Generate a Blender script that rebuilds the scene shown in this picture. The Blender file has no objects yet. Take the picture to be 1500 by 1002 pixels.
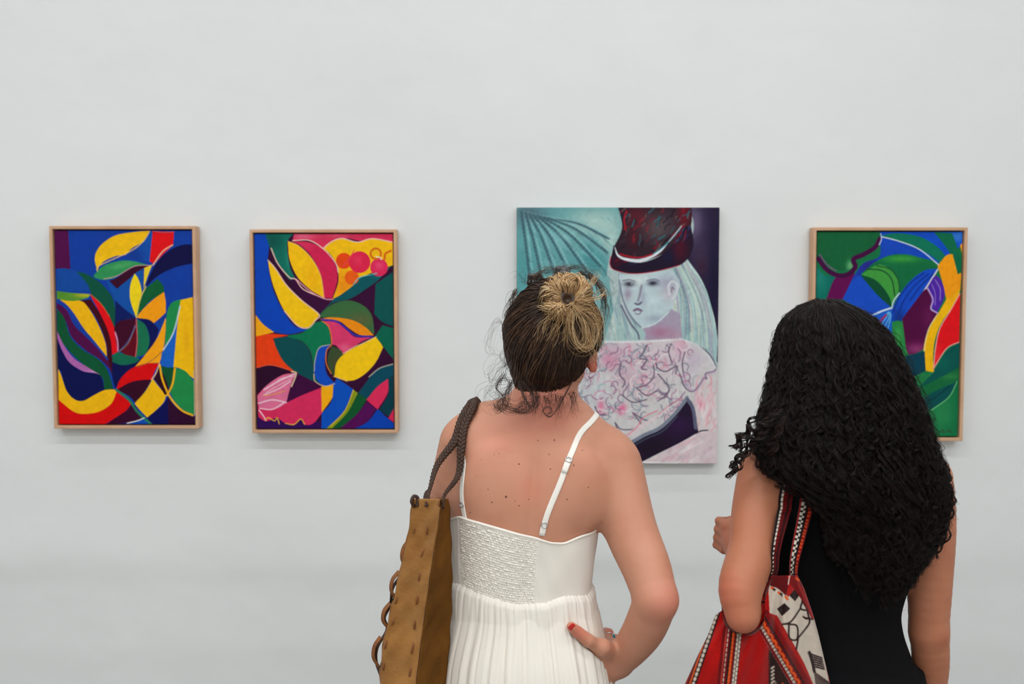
import bpy, bmesh, math, random
import numpy as np
from mathutils import Vector

# ---------------------------------------------------------------- scene, camera, light
SC = bpy.context.scene
COL = SC.collection
F = 1458.0                      # focal length in pixels of the 1500 px wide photograph (35 mm lens)
PITCH = math.radians(3.2)       # the camera looks slightly down
CAMZ = 1.62
WALL_Y = 3.5                    # distance of the hanging wall
BODY_Y = 1.95                   # distance of the two visitors

cam_data = bpy.data.cameras.new('camera')
cam = bpy.data.objects.new('camera', cam_data)
COL.objects.link(cam)
cam.location = (0, 0, CAMZ)
cam.rotation_euler = (math.radians(90) - PITCH, 0, 0)
cam_data.sensor_width = 36.0
cam_data.lens = 35.0
cam_data.clip_end = 100
cam_data.dof.use_dof = True
cam_data.dof.focus_distance = 1.9
cam_data.dof.aperture_fstop = 6.3
SC.camera = cam

world = bpy.data.worlds.new('world')
SC.world = world
world.use_nodes = True
world.node_tree.nodes['Background'].inputs[0].default_value = (0.80, 0.87, 1.0, 1)
world.node_tree.nodes['Background'].inputs[1].default_value = 0.10

SC.view_settings.view_transform = 'Standard'
SC.view_settings.look = 'None'
SC.view_settings.gamma = 1.0
SC.view_settings.exposure = 0.12
SC.view_settings.use_curve_mapping = False
SC.cycles.use_denoising = True
SC.cycles.max_bounces = 8
SC.cycles.diffuse_bounces = 5
SC.cycles.sample_clamp_indirect = 6

CEIL = 4.40
# rows of ceiling tubes running parallel to the wall: (distance from camera, power, colour)
LIGHT_ROWS = [(2.37, 22, (0.94, 0.97, 1.0)), (0.92, 76, (1.0, 0.98, 0.98)), (-1.2, 92, (1.0, 0.985, 0.96)), (-3.2, 92, (1.0, 0.985, 0.96))]
def area(name, loc, sx, sy, power, col):
    l = bpy.data.lights.new(name, 'AREA')
    l.shape = 'RECTANGLE'; l.size = sx; l.size_y = sy; l.energy = power; l.color = col
    o = bpy.data.objects.new(name, l); COL.objects.link(o); o.location = loc
    return o
for ly, lp, lc in LIGHT_ROWS:
    area('tube_light', (0, ly, CEIL - 0.115), 7.0, 0.10, lp, lc)

# ---------------------------------------------------------------- helpers
def lin(c):
    c = np.asarray(c, float) / 255.0
    return np.where(c <= 0.04045, c / 12.92, ((c + 0.055) / 1.055) ** 2.4)
def L4(c): 
    v = lin(c); return (float(v[0]), float(v[1]), float(v[2]), 1.0)

def W(px, py, Y):
    """point at distance Y from the camera plane seen at pixel px, py"""
    u = (px - 750.0) / F; v = -(py - 501.0) / F
    dy = math.cos(PITCH) + v * math.sin(PITCH)
    dz = -math.sin(PITCH) + v * math.cos(PITCH)
    t = Y / dy
    return np.array((u * t, Y, CAMZ + dz * t))

def mat(name, col, rough=0.6, metal=0.0, spec=0.5, bump=None, sheen=0.0, sss=0.0, var=None, attr=None, coat=0.0):
    """procedural material; var=(scale, other colour, amount) noise colour variation; bump=(scale, strength, distance)"""
    m = bpy.data.materials.new(name); m.use_nodes = True
    nt = m.node_tree; N = nt.nodes; K = nt.links; b = N['Principled BSDF']
    b.inputs['Base Color'].default_value = L4(col)
    b.inputs['Roughness'].default_value = rough
    b.inputs['Metallic'].default_value = metal
    b.inputs['Specular IOR Level'].default_value = spec
    b.inputs['Sheen Weight'].default_value = sheen
    b.inputs['Coat Weight'].default_value = coat
    if sss:
        b.inputs['Subsurface Weight'].default_value = sss
        b.inputs['Subsurface Radius'].default_value = (1.0, 0.35, 0.2)
        b.inputs['Subsurface Scale'].default_value = 0.008
    tc = N.new('ShaderNodeTexCoord')
    src = None
    if attr:
        a = N.new('ShaderNodeAttribute'); a.attribute_name = attr; src = a.outputs['Color']
    if var:
        n = N.new('ShaderNodeTexNoise'); n.inputs['Scale'].default_value = var[0]; n.inputs['Detail'].default_value = 6
        K.new(tc.outputs['Object'], n.inputs['Vector'])
        r = N.new('ShaderNodeMapRange'); r.inputs[1].default_value = 0.35; r.inputs[2].default_value = 0.68
        r.inputs[4].default_value = var[2]
        K.new(n.outputs['Fac'], r.inputs[0])
        x = N.new('ShaderNodeMix'); x.data_type = 'RGBA'
        K.new(r.outputs[0], x.inputs[0])
        x.inputs[6].default_value = L4(col); x.inputs[7].default_value = L4(var[1])
        if src: K.new(src, x.inputs[6])
        src = x.outputs[2]
    if src: K.new(src, b.inputs['Base Color'])
    if bump:
        n = N.new('ShaderNodeTexNoise'); n.inputs['Scale'].default_value = bump[0]; n.inputs['Detail'].default_value = 5
        K.new(tc.outputs['Object'], n.inputs['Vector'])
        u = N.new('ShaderNodeBump'); u.inputs['Strength'].default_value = bump[1]; u.inputs['Distance'].default_value = bump[2]
        K.new(n.outputs['Fac'], u.inputs['Height']); K.new(u.outputs['Normal'], b.inputs['Normal'])
    return m

def tag(o, label=None, cat=None, group=None, kind=None):
    if label: o['label'] = label
    if cat: o['category'] = cat
    if group: o['group'] = group
    if kind: o['kind'] = kind
    return o

def empty(name, loc=(0, 0, 0)):
    o = bpy.data.objects.new(name, None); COL.objects.link(o); o.location = loc
    o.empty_display_size = 0.1
    return o

def mesh_obj(name, V, Fc, m, parent=None, smooth=True, colors=None, uv=None):
    """V (n,3) array in world space, Fc list/array of faces"""
    V = np.asarray(V, dtype=np.float32)
    off = np.zeros(3)
    if parent is not None:
        q = parent
        while q is not None: off = off + np.array(q.location); q = q.parent
    V = V - off.astype(np.float32)
    me = bpy.data.meshes.new(name)
    if isinstance(Fc, np.ndarray):
        nf, k = Fc.shape
        me.vertices.add(len(V)); me.vertices.foreach_set('co', V.ravel())
        me.loops.add(nf * k); me.loops.foreach_set('vertex_index', Fc.astype(np.int32).ravel())
        me.polygons.add(nf); me.polygons.foreach_set('loop_start', np.arange(0, nf * k, k, dtype=np.int32))
        me.polygons.foreach_set('loop_total', np.full(nf, k, dtype=np.int32))
        me.update(calc_edges=True)
    else:
        me.from_pydata([tuple(map(float, v)) for v in V], [], [tuple(map(int, f)) for f in Fc]); me.update()
    if smooth: me.polygons.foreach_set('use_smooth', np.ones(len(me.polygons), dtype=bool))
    if colors is not None:
        ca = me.color_attributes.new('Col', 'FLOAT_COLOR', 'POINT')
        c4 = np.ones((len(V), 4), dtype=np.float32); c4[:, :3] = colors
        ca.data.foreach_set('color', c4.ravel())
    if uv is not None:
        for nm, arr in uv.items():
            at = me.attributes.new(nm, 'FLOAT_VECTOR', 'POINT')
            a3 = np.zeros((len(V), 3), dtype=np.float32); a3[:, :arr.shape[1]] = arr
            at.data.foreach_set('vector', a3.ravel())
    if m is not None: me.materials.append(m)
    o = bpy.data.objects.new(name, me); COL.objects.link(o)
    if parent is not None: o.parent = parent
    return o

class MB:
    """collects boxes / grids / tubes as one mesh"""
    def __init__(s): s.v = []; s.f = []; s.n = 0
    def add(s, V, Fs):
        V = np.asarray(V, float); s.v.append(V)
        for f in Fs: s.f.append(tuple(int(i) + s.n for i in f))
        s.n += len(V)
    def box(s, a, b):
        (x0, y0, z0), (x1, y1, z1) = a, b
        s.add([(x0,y0,z0),(x1,y0,z0),(x1,y1,z0),(x0,y1,z0),(x0,y0,z1),(x1,y0,z1),(x1,y1,z1),(x0,y1,z1)],
              [(0,3,2,1),(4,5,6,7),(0,1,5,4),(1,2,6,5),(2,3,7,6),(3,0,4,7)])
    def build(s, name, m, parent=None, smooth=False):
        return mesh_obj(name, np.concatenate(s.v), s.f, m, parent, smooth)

def bevel(o, w=0.002, seg=2):
    b = o.modifiers.new('bevel', 'BEVEL'); b.width = w; b.segments = seg; b.limit_method = 'ANGLE'
    return o

def cr(pts, n):
    """Catmull-Rom resample of a polyline to n points, evenly along its length"""
    P = np.asarray(pts, float)
    if len(P) == 2: 
        t = np.linspace(0, 1, n)[:, None]; return P[0] * (1 - t) + P[1] * t
    E = np.vstack([2 * P[0] - P[1], P, 2 * P[-1] - P[-2]])
    out = []
    for i in range(len(P) - 1):
        p0, p1, p2, p3 = E[i:i + 4]
        t = np.linspace(0, 1, 16, endpoint=(i == len(P) - 2))[:, None]
        out.append(0.5 * ((2 * p1) + (-p0 + p2) * t + (2 * p0 - 5 * p1 + 4 * p2 - p3) * t ** 2 + (-p0 + 3 * p1 - 3 * p2 + p3) * t ** 3))
    Q = np.concatenate(out)
    s = np.concatenate([[0], np.cumsum(np.linalg.norm(np.diff(Q[:, :3], axis=0), axis=1))])
    u = np.linspace(0, s[-1], n)
    return np.stack([np.interp(u, s, Q[:, k]) for k in range(Q.shape[1])], 1)

def nrm(a): return a / (np.linalg.norm(a, axis=-1, keepdims=True) + 1e-12)

def tubes(P, R, sides=3, ref=(0.31, 0.22, 0.93), col=None, closed_ends=False):
    """P (S,N,3) strands, R (S,N) radii -> V, F, C"""
    P = np.asarray(P, float); S, N, _ = P.shape
    T = np.gradient(P, axis=1); T = nrm(T)
    ref = np.asarray(ref, float)
    A = nrm(np.cross(T, ref)); B = np.cross(T, A)
    ang = np.arange(sides) * 2 * math.pi / sides
    V = P[:, :, None, :] + R[:, :, None, None] * (np.cos(ang)[None, None, :, None] * A[:, :, None, :] + np.sin(ang)[None, None, :, None] * B[:, :, None, :])
    idx = np.arange(S * N * sides).reshape(S, N, sides)
    a = idx[:, :-1, :]; b = idx[:, 1:, :]
    Fq = np.stack([a, b, np.roll(b, -1, axis=2), np.roll(a, -1, axis=2)], -1).reshape(-1, 4)
    C = None
    if col is not None: C = np.repeat(col[:, :, None, :], sides, axis=2).reshape(-1, 3)
    return V.reshape(-1, 3), Fq, C

def tube(path, r, n=40, sides=10, caps=True):
    """one round tube along path; r number or list of radii at the path points"""
    P = np.asarray(path, float)
    rr = np.full(len(P), r) if np.isscalar(r) else np.asarray(r, float)
    Q = cr(np.hstack([P, rr[:, None]]), n)
    # parallel transport frame
    pts = Q[:, :3]; R = Q[:, 3]
    T = nrm(np.gradient(pts, axis=0))
    a = np.cross(T[0], (0.3, 0.2, 0.93)); a /= np.linalg.norm(a)
    V = []; 
    for i in range(n):
        a = a - T[i] * np.dot(a, T[i]); a /= np.linalg.norm(a); b = np.cross(T[i], a)
        for k in range(sides):
            th = 2 * math.pi * k / sides
            V.append(pts[i] + R[i] * (math.cos(th) * a + math.sin(th) * b))
    Fs = []
    for i in range(n - 1):
        for k in range(sides):
            k2 = (k + 1) % sides
            Fs.append((i * sides + k, i * sides + k2, (i + 1) * sides + k2, (i + 1) * sides + k))
    if caps:
        Fs.append(tuple(range(sides))[::-1]); Fs.append(tuple((n - 1) * sides + k for k in range(sides)))
    return np.array(V), Fs

def ribbon(path, normals, width, thick, n=None):
    """flat strap along path (already dense); normals per point; rounded rectangular section"""
    P = np.asarray(path, float); T = nrm(np.gradient(P, axis=0)); Nn = np.asarray(normals, float)
    Nn = nrm(Nn - T * np.sum(Nn * T, 1, keepdims=True)); B = np.cross(T, Nn)
    w = np.full(len(P), width) if np.isscalar(width) else np.asarray(width)
    sec = [(-.5, -.25), (-.46, .3), (-.3, .5), (.3, .5), (.46, .3), (.5, -.25), (.4, -.5), (-.4, -.5)]
    V = np.stack([P + B * (a * w)[:, None] + Nn * (b * thick) for a, b in sec], 1)
    m = len(sec); N = len(P)
    idx = np.arange(N * m).reshape(N, m)
    a = idx[:-1]; b = idx[1:]
    Fq = np.stack([a, np.roll(a, -1, 1), np.roll(b, -1, 1), b], -1).reshape(-1, 4)
    Fs = [tuple(f) for f in Fq] + [tuple(range(m))[::-1], tuple((N - 1) * m + k for k in range(m))]
    uu = np.repeat(np.concatenate([[0], np.cumsum(np.linalg.norm(np.diff(P, axis=0), axis=1))]), m)
    vv = np.tile([s_[0] for s_ in sec], N)
    return V.reshape(-1, 3), Fs, np.stack([uu, vv], 1)

# ------------------------------------------------ signed distance modelling of the bodies
def ell(c, r, k=0.01, R=None, sub=False, tagn=''):
    return dict(t='e', c=np.array(c, float), r=np.array(r, float), k=k, R=R, sub=sub, tag=tagn)
def cone(a, b, ra, rb, k=0.01, tagn=''):
    return dict(t='c', a=np.array(a, float), b=np.array(b, float), ra=ra, rb=rb, k=k, sub=False, tag=tagn)
def chain(pts, rad, k=0.01, n=None, tagn='', k0=None):
    """curved limb: Catmull-Rom through points with radii, as short cones"""
    Q = cr(np.hstack([np.asarray(pts, float), np.asarray(rad, float)[:, None]]), n or (len(pts) - 1) * 5 + 1)
    return [dict(t='h', Q=Q, k=k0 or k, sub=False, tag=tagn)]
def loft(rows, n=2.3, k=0.01, tagn='', smooth=6):
    """rows (z, cx, cy, a, b)"""
    rows = np.array(sorted([tuple(r) for r in rows]))
    z = np.linspace(rows[0, 0], rows[-1, 0], 160)
    A = np.stack([np.interp(z, rows[:, 0], rows[:, i]) for i in range(1, 5)], 1)
    ker = np.hanning(2 * smooth + 3)[1:-1]; ker /= ker.sum()
    Ap = np.pad(A, ((smooth, smooth), (0, 0)), mode='edge')
    A = np.stack([np.convolve(Ap[:, i], ker, mode='valid') for i in range(4)], 1)
    return dict(t='l', z=z, A=A, n=n, k=k, sub=False, tag=tagn)
def pdist(p, P):
    if p['t'] == 'e':
        q = P - p['c']
        if p['R'] is not None: q = q @ p['R']       # columns of R are the local axes
        k0 = np.linalg.norm(q / p['r'], axis=1); k1 = np.linalg.norm(q / p['r'] ** 2, axis=1) + 1e-9
        return np.where(k0 < 0.05, -p['r'].min(), k0 * (k0 - 1) / k1)
    if p['t'] == 'c':
        ab = p['b'] - p['a']; ap = P - p['a']
        h = np.clip((ap @ ab) / (ab @ ab + 1e-12), 0, 1)
        return np.linalg.norm(ap - h[:, None] * ab, axis=1) - (p['ra'] + (p['rb'] - p['ra']) * h)
    if p['t'] == 'h':
        d = None; Q = p['Q']
        for i in range(len(Q) - 1):
            a = Q[i, :3]; ab = Q[i + 1, :3] - a; ap = P - a
            h = np.clip((ap @ ab) / (ab @ ab + 1e-12), 0, 1)
            e = np.linalg.norm(ap - h[:, None] * ab, axis=1) - (Q[i, 3] + (Q[i + 1, 3] - Q[i, 3]) * h)
            d = e if d is None else smin(d, e, .0025)
        return d
    z = P[:, 2]; A = p['A']
    cx, cy, a, b = [np.interp(z, p['z'], A[:, i]) for i in range(4)]
    x = P[:, 0] - cx; y = P[:, 1] - cy; n = p['n']
    q = ((np.abs(x) / a) ** n + (np.abs(y) / b) ** n) ** (1 / n) + 1e-4
    rr = np.sqrt(x * x + y * y) + 1e-4
    d = rr * (q - 1) / q
    d = np.where(q < 0.3, -0.5 * np.minimum(a, b), d)
    e = np.maximum(z - p['z'][-1], p['z'][0] - z)
    return np.where(e > 0, np.sqrt(np.maximum(d, 0) ** 2 + e * e), d)
def smin(a, b, k):
    h = np.maximum(k - np.abs(a - b), 0) / k
    return np.minimum(a, b) - h * h * k * 0.25
def smax(a, b, k): return -smin(-a, -b, k)
def sdf(prims, P, post=None):
    P = np.asarray(P, float)
    d = None
    for p in prims:
        e = pdist(p, P)
        if d is None: d = e
        elif p['sub']: d = smax(d, -e, p['k'])
        else: d = smin(d, e, max(p['k'], 1e-4))
    if post is not None: d = post(P, d)
    return d
def grad(fn, P, e=5e-4):
    g = np.zeros_like(P)
    for i in range(3):
        o = np.zeros(3); o[i] = e
        g[:, i] = fn(P + o) - fn(P - o)
    return g / (2 * e)

def surface(fn, lo, hi, h, B=12, guard=1.5):
    """surface nets over a sparse grid; fn(P)->distance. returns V, quads"""
    lo = np.array(lo, float); hi = np.array(hi, float)
    nb = np.ceil((hi - lo) / (h * B)).astype(int); dims = nb * B + 1
    D = np.ones(dims, dtype=np.float32)
    bi = np.stack(np.meshgrid(*[np.arange(n) for n in nb], indexing='ij'), -1).reshape(-1, 3)
    cen = lo + (bi + 0.5) * B * h
    dc = fn(cen)
    lim = B * h * 0.87 * guard
    for q, dd in zip(bi, dc):
        sl = tuple(slice(q[i] * B, q[i] * B + B + 1) for i in range(3))
        if abs(dd) > lim and dd < 0:
            D[sl] = np.minimum(D[sl], -1.0)
    act = bi[np.abs(dc) <= lim]
    loc = np.stack(np.meshgrid(*[np.arange(B + 1)] * 3, indexing='ij'), -1).reshape(-1, 3)
    for s in range(0, len(act), 40):
        a = act[s:s + 40]
        P = (lo + (a[:, None, :] * B + loc[None]) * h).reshape(-1, 3)
        v = fn(P).astype(np.float32).reshape(len(a), B + 1, B + 1, B + 1)
        for q, w in zip(a, v):
            D[q[0]*B:q[0]*B+B+1, q[1]*B:q[1]*B+B+1, q[2]*B:q[2]*B+B+1] = w
    S = D < 0
    nx, ny, nz = dims - 1
    cnt = np.zeros((nx, ny, nz), dtype=np.int8)
    for dx in (0, 1):
        for dy in (0, 1):
            for dz in (0, 1): cnt += S[dx:dx + nx, dy:dy + ny, dz:dz + nz]
    cells = np.argwhere((cnt > 0) & (cnt < 8))
    vid = -np.ones((nx, ny, nz), dtype=np.int64); vid[tuple(cells.T)] = np.arange(len(cells))
    acc = np.zeros((len(cells), 3)); num = np.zeros(len(cells))
    cs = [(a, b, c) for a in (0, 1) for b in (0, 1) for c in (0, 1)]
    for c0 in cs:
        for ax in range(3):
            if c0[ax]: continue
            c1 = list(c0); c1[ax] = 1
            i0 = cells + c0; i1 = cells + c1
            d0 = D[tuple(i0.T)]; d1 = D[tuple(i1.T)]
            m = (d0 < 0) != (d1 < 0)
            t = np.where(m, d0 / np.where(m, d0 - d1, 1), 0)
            p = cells + np.array(c0, float); p[:, ax] += t
            acc[m] += p[m]; num[m] += 1
    V = lo + acc / num[:, None] * h
    Fs = []
    for ax in range(3):
        o1, o2 = [i for i in range(3) if i != ax]
        n0 = [slice(0, d) for d in dims]
        a = [slice(None)] * 3; b = [slice(None)] * 3
        a[ax] = slice(0, -1); b[ax] = slice(1, None)
        E = S[tuple(a)] != S[tuple(b)]
        idx = np.argwhere(E)
        idx = idx[(idx[:, o1] > 0) & (idx[:, o2] > 0) & (idx[:, o1] < dims[o1] - 1) & (idx[:, o2] < dims[o2] - 1)]
        s0 = S[tuple(idx.T)]
        def vv(d1, d2):
            q = idx.copy(); q[:, o1] -= d1; q[:, o2] -= d2
            return vid[tuple(q.T)]
        quad = np.stack([vv(1, 1), vv(0, 1), vv(0, 0), vv(1, 0)], 1)
        flip = ~s0 if ax != 1 else s0
        quad[flip] = quad[flip][:, ::-1]
        Fs.append(quad)
    Fq = np.concatenate(Fs)
    Fq = Fq[(Fq >= 0).all(1)]
    for _ in range(2):      # settle the vertices on the surface
        for s in range(0, len(V), 60000):
            p = V[s:s + 60000]; d = fn(p); g = grad(fn, p)
            gg = np.sum(g * g, 1, keepdims=True)
            V[s:s + 60000] = p - np.clip(d[:, None] * g / np.maximum(gg, 0.25), -h, h) * 0.8
    return V, Fq

# ---------------------------------------------------------------- the room
RX0, RX1, RY0, RY1 = -5.0, 5.0, -4.5, WALL_Y
m_wall = mat('white_plaster', (231, 234, 234), 0.85, spec=0.15, var=(0.9, (225, 228, 229), 0.7), bump=(1.1, 0.55, 0.06))
def struct(name, a, b, m):
    q = MB(); q.box(a, b); o = q.build(name, m); tag(o, kind='structure'); return o
def plaster_wall():
    # hand-trowelled wall: gently uneven surface, real relief
    nx, nz = 300, 130
    x = np.linspace(RX0, RX1, nx); z = np.linspace(0, CEIL, nz)
    X, Z = np.meshgrid(x, z, indexing='ij')
    rs = np.random.RandomState(5)
    Y = np.zeros_like(X)
    for i in range(26):
        fx = rs.uniform(0.25, 1.6); fz = rs.uniform(0.5, 4.0)
        Y += 0.0011 / (0.5 + fz) * np.sin(fx * X * 2 + fz * Z * 2 + rs.uniform(0, 6.28))
    # a horizontal ridge where two coats of plaster meet, about 0.62 m above the floor
    zr = 0.645 + 0.012 * np.sin(X * 1.7) + 0.008 * np.sin(X * 4.1 + 1) + 0.004 * np.sin(X * 11)
    Y += -0.0095 * np.exp(-((Z - zr) / np.where(Z > zr, 0.13, 0.055)) ** 2) * (.75 + .25 * np.sin(X * 2.6 + .8))
    zr2 = 0.33 + 0.01 * np.sin(X * 2.3 + 2)
    Y += -0.0020 * np.exp(-((Z - zr2) / 0.05) ** 2)
    V = np.stack([X, WALL_Y + np.minimum(Y, 0.004), Z], -1).reshape(-1, 3)
    idx = np.arange(nx * nz).reshape(nx, nz)
    Fq = np.stack([idx[:-1, :-1], idx[1:, :-1], idx[1:, 1:], idx[:-1, 1:]], -1).reshape(-1, 4)
    # back side so that the wall has thickness
    Vb = V.copy(); Vb[:, 1] = WALL_Y + 0.15
    Fb = Fq[:, ::-1] + len(V)
    rim = []
    n = len(V)
    for i in range(nx - 1): rim += [(idx[i, 0], idx[i, 0] + n, idx[i + 1, 0] + n, idx[i + 1, 0]), (idx[i, -1], idx[i + 1, -1], idx[i + 1, -1] + n, idx[i, -1] + n)]
    for j in range(nz - 1): rim += [(idx[0, j], idx[0, j + 1], idx[0, j + 1] + n, idx[0, j] + n), (idx[-1, j], idx[-1, j] + n, idx[-1, j + 1] + n, idx[-1, j + 1])]
    o = mesh_obj('wall_front', np.vstack([V, Vb]), np.vstack([Fq, Fb, np.array(rim)]), m_wall)
    tag(o, kind='structure')
plaster_wall()
m_floor = mat('polished_concrete', (150, 148, 144), 0.35, var=(3.0, (128, 126, 122), 0.8), bump=(30, 0.1, 0.002))
struct('floor', (RX0 - .15, RY0 - .15, -0.1), (RX1 + .15, RY1 + .15, 0), m_floor)
struct('ceiling', (RX0 - .15, RY0 - .15, CEIL), (RX1 + .15, RY1 + .15, CEIL + 0.1), m_wall)
struct('wall_left', (RX0 - .15, RY0, 0), (RX0, RY1, CEIL), m_wall)
struct('wall_right', (RX1, RY0, 0), (RX1 + .15, RY1, CEIL), m_wall)
struct('wall_back', (RX0, RY0 - .15, 0), (RX1, RY0, CEIL), m_wall)

# ---------------------------------------------------------------- the paintings
def parse(s):
    pts = []; corner = []
    for t in s.split():
        c = t.endswith('*'); t = t.rstrip('*'); x, y = t.split(',')
        pts.append((float(x), float(y))); corner.append(c)
    return np.array(pts), corner
def outline(s, n=8):
    P, C = parse(s); m = len(P); out = []
    for i in range(m):
        a, b = P[i], P[(i + 1) % m]
        ta = (b - P[i - 1]) / 2 if not C[i] else (b - a) * 0.9
        tb = (P[(i + 2) % m] - a) / 2 if not C[(i + 1) % m] else (b - a) * 0.9
        L = np.linalg.norm(b - a)
        for T in (ta, tb):
            l = np.linalg.norm(T)
            if l > L * 1.3: T *= L * 1.3 / l
        if C[i] and C[(i + 1) % m]: out.append(a[None]); continue
        t = np.linspace(0, 1, n, endpoint=False)[:, None]
        out.append((2*t**3 - 3*t**2 + 1) * a + (t**3 - 2*t**2 + t) * ta + (-2*t**3 + 3*t**2) * b + (t**3 - t**2) * tb)
    return np.concatenate(out)

class Canvas:
    """paints flat colour areas and brush strokes on a fine grid of vertex colours"""
    def __init__(s, quad, w, h, bg, ss=2):
        s.q = quad; s.w, s.h, s.ss = w, h, ss
        s.W, s.H = w * ss, h * ss
        s.img = np.zeros((s.H, s.W, 3)); s.img[:] = bg
        s.last = np.ones((s.H, s.W)); s.rs = np.random.RandomState(3)
    def mp(s, P):
        (x0, y0), (x1, y1), (x2, y2), (x3, y3) = s.q      # TL TR BR BL
        v = (P[:, 1] - (y0 + y1) / 2) / ((y2 + y3) / 2 - (y0 + y1) / 2)
        xl = x0 + (x3 - x0) * v; xr = x1 + (x2 - x1) * v
        return np.stack([(P[:, 0] - xl) / (xr - xl) * s.W, v * s.H], 1)
    def mask(s, P):
        Q = s.mp(P); m = np.zeros((s.H, s.W), bool)
        y0 = max(0, int(Q[:, 1].min())); y1 = min(s.H, int(Q[:, 1].max()) + 2)
        A = Q; B = np.roll(Q, -1, 0); xs = np.arange(s.W) + .5
        for y in range(y0, y1):
            yc = y + .5
            c = (A[:, 1] <= yc) != (B[:, 1] <= yc)
            if not c.any(): continue
            a, b = A[c], B[c]
            X = np.sort(a[:, 0] + (yc - a[:, 1]) / (b[:, 1] - a[:, 1]) * (b[:, 0] - a[:, 0]))
            for i in range(0, len(X) - 1, 2): m[y, max(0, int(X[i] + .5)):max(0, int(X[i + 1] + .5))] = True
        return m
    def poly(s, col, path, edge=None):
        P = outline(path); m = s.mask(P)
        s.img[m] = col; s.last = m
        if edge: s.stroke(edge[1], edge[0], np.vstack([P, P[:1]]), raw=True)
    def stroke(s, col, width, path, raw=False, alpha=1.0, soft=1.0, taper=False, clip=None):
        if raw: P = path
        else:
            P, _ = parse(path); P = cr(P, max(8, len(P) * 6))
        Q = s.mp(P); sc = s.W / (s.q[1][0] - s.q[0][0])
        r = width * sc / 2; R = r + soft * s.ss
        n = len(Q)
        for i in range(n - 1):
            a, b = Q[i], Q[i + 1]
            k = 1.0
            if taper: k = max(0.25, math.sin(math.pi * (i + .5) / (n - 1)) ** .6)
            x0 = max(0, int(min(a[0], b[0]) - R - 1)); x1 = min(s.W, int(max(a[0], b[0]) + R + 2))
            y0 = max(0, int(min(a[1], b[1]) - R - 1)); y1 = min(s.H, int(max(a[1], b[1]) + R + 2))
            if x1 <= x0 or y1 <= y0: continue
            X, Y = np.meshgrid(np.arange(x0, x1) + .5, np.arange(y0, y1) + .5)
            ab = b - a; L = ab @ ab + 1e-9
            h = np.clip(((X - a[0]) * ab[0] + (Y - a[1]) * ab[1]) / L, 0, 1)
            d = np.hypot(X - a[0] - h * ab[0], Y - a[1] - h * ab[1])
            al = np.clip((r * k - d) / (soft * s.ss) + .5, 0, 1) * alpha
            if alpha < 1: al = al * min(1.0, (math.sqrt(L) / (2 * r + 1e-6) + 0.15)) if n > 2 else al
            if clip is not None: al = al * clip[y0:y1, x0:x1]
            sub = s.img[y0:y1, x0:x1]
            s.img[y0:y1, x0:x1] = sub * (1 - al[..., None]) + np.array(col) * al[..., None]
    def blob(s, col, x, y, rx, ry=None, alpha=0.8, clip=True, ang=0.0):
        ry = ry or rx
        c = s.mp(np.array([[x, y], [x + 1, y], [x, y + 1]])); sx = c[1, 0] - c[0, 0]; sy = c[2, 1] - c[0, 1]
        X, Y = np.meshgrid(np.arange(s.W) + .5, np.arange(s.H) + .5)
        dx = (X - c[0, 0]) / sx; dy = (Y - c[0, 1]) / sy
        ca, sa = math.cos(ang), math.sin(ang)
        d = ((dx * ca + dy * sa) / rx) ** 2 + ((-dx * sa + dy * ca) / ry) ** 2
        al = np.exp(-d * 1.2) * alpha
        if clip: al = al * s.last
        s.img = s.img * (1 - al[..., None]) + np.array(col) * al[..., None]
    def disc(s, col, x, y, r):
        t = np.linspace(0, 2 * math.pi, 30, endpoint=False)
        m = s.mask(np.stack([x + r * np.cos(t), y + r * np.sin(t)], 1)); s.img[m] = col; s.last = m
    def result(s, mottle=5.0):
        a = s.img.reshape(s.h, s.ss, s.w, s.ss, 3).mean((1, 3))
        k = s.rs.randn(s.h // 6 + 2, s.w // 6 + 2)
        yi = np.linspace(0, k.shape[0] - 1.001, s.h); xi = np.linspace(0, k.shape[1] - 1.001, s.w)
        y0 = yi.astype(int); x0 = xi.astype(int); fy = (yi - y0)[:, None]; fx = (xi - x0)[None]
        n = (k[y0][:, x0] * (1-fy) * (1-fx) + k[y0 + 1][:, x0] * fy * (1-fx) + k[y0][:, x0 + 1] * (1-fy) * fx + k[y0 + 1][:, x0 + 1] * fy * fx)
        a = a * (1 + n[..., None] * mottle / 255)
        return np.clip(a, 0, 255)

def canvas_mesh(name, img, TL, TR, BL, depth, m, parent):
    """stretched canvas: front face grid carrying the paint, sides as thick as the stretcher"""
    h, w = img.shape[:2]
    TL, TR, BL = map(np.array, (TL, TR, BL))
    U = np.linspace(0, 1, w)[None, :, None]; Vv = np.linspace(0, 1, h)[:, None, None]
    G = TL + (TR - TL) * U + (BL - TL) * Vv
    V = G.reshape(-1, 3); idx = np.arange(w * h).reshape(h, w)
    Fq = np.stack([idx[:-1, :-1], idx[1:, :-1], idx[1:, 1:], idx[:-1, 1:]], -1).reshape(-1, 4)
    C = lin(img.reshape(-1, 3))
    # border ring pushed back
    ring = np.concatenate([idx[0, :-1], idx[:-1, -1], idx[-1, :0:-1], idx[:0:-1, 0]])
    n = len(V); Vb = V[ring] + np.array((0, depth, 0)); nb = len(ring)
    r2 = np.arange(n, n + nb)
    Fs = np.stack([ring, np.roll(ring, -1), np.roll(r2, -1), r2], -1)
    # duplicated front ring so that the edge keeps its own colour
    o = mesh_obj(name, np.vstack([V, Vb]), np.vstack([Fq, Fs]), m, parent, smooth=False, colors=np.vstack([C, np.tile(lin((214, 210, 204)), (nb, 1))]))
    return o

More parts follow.
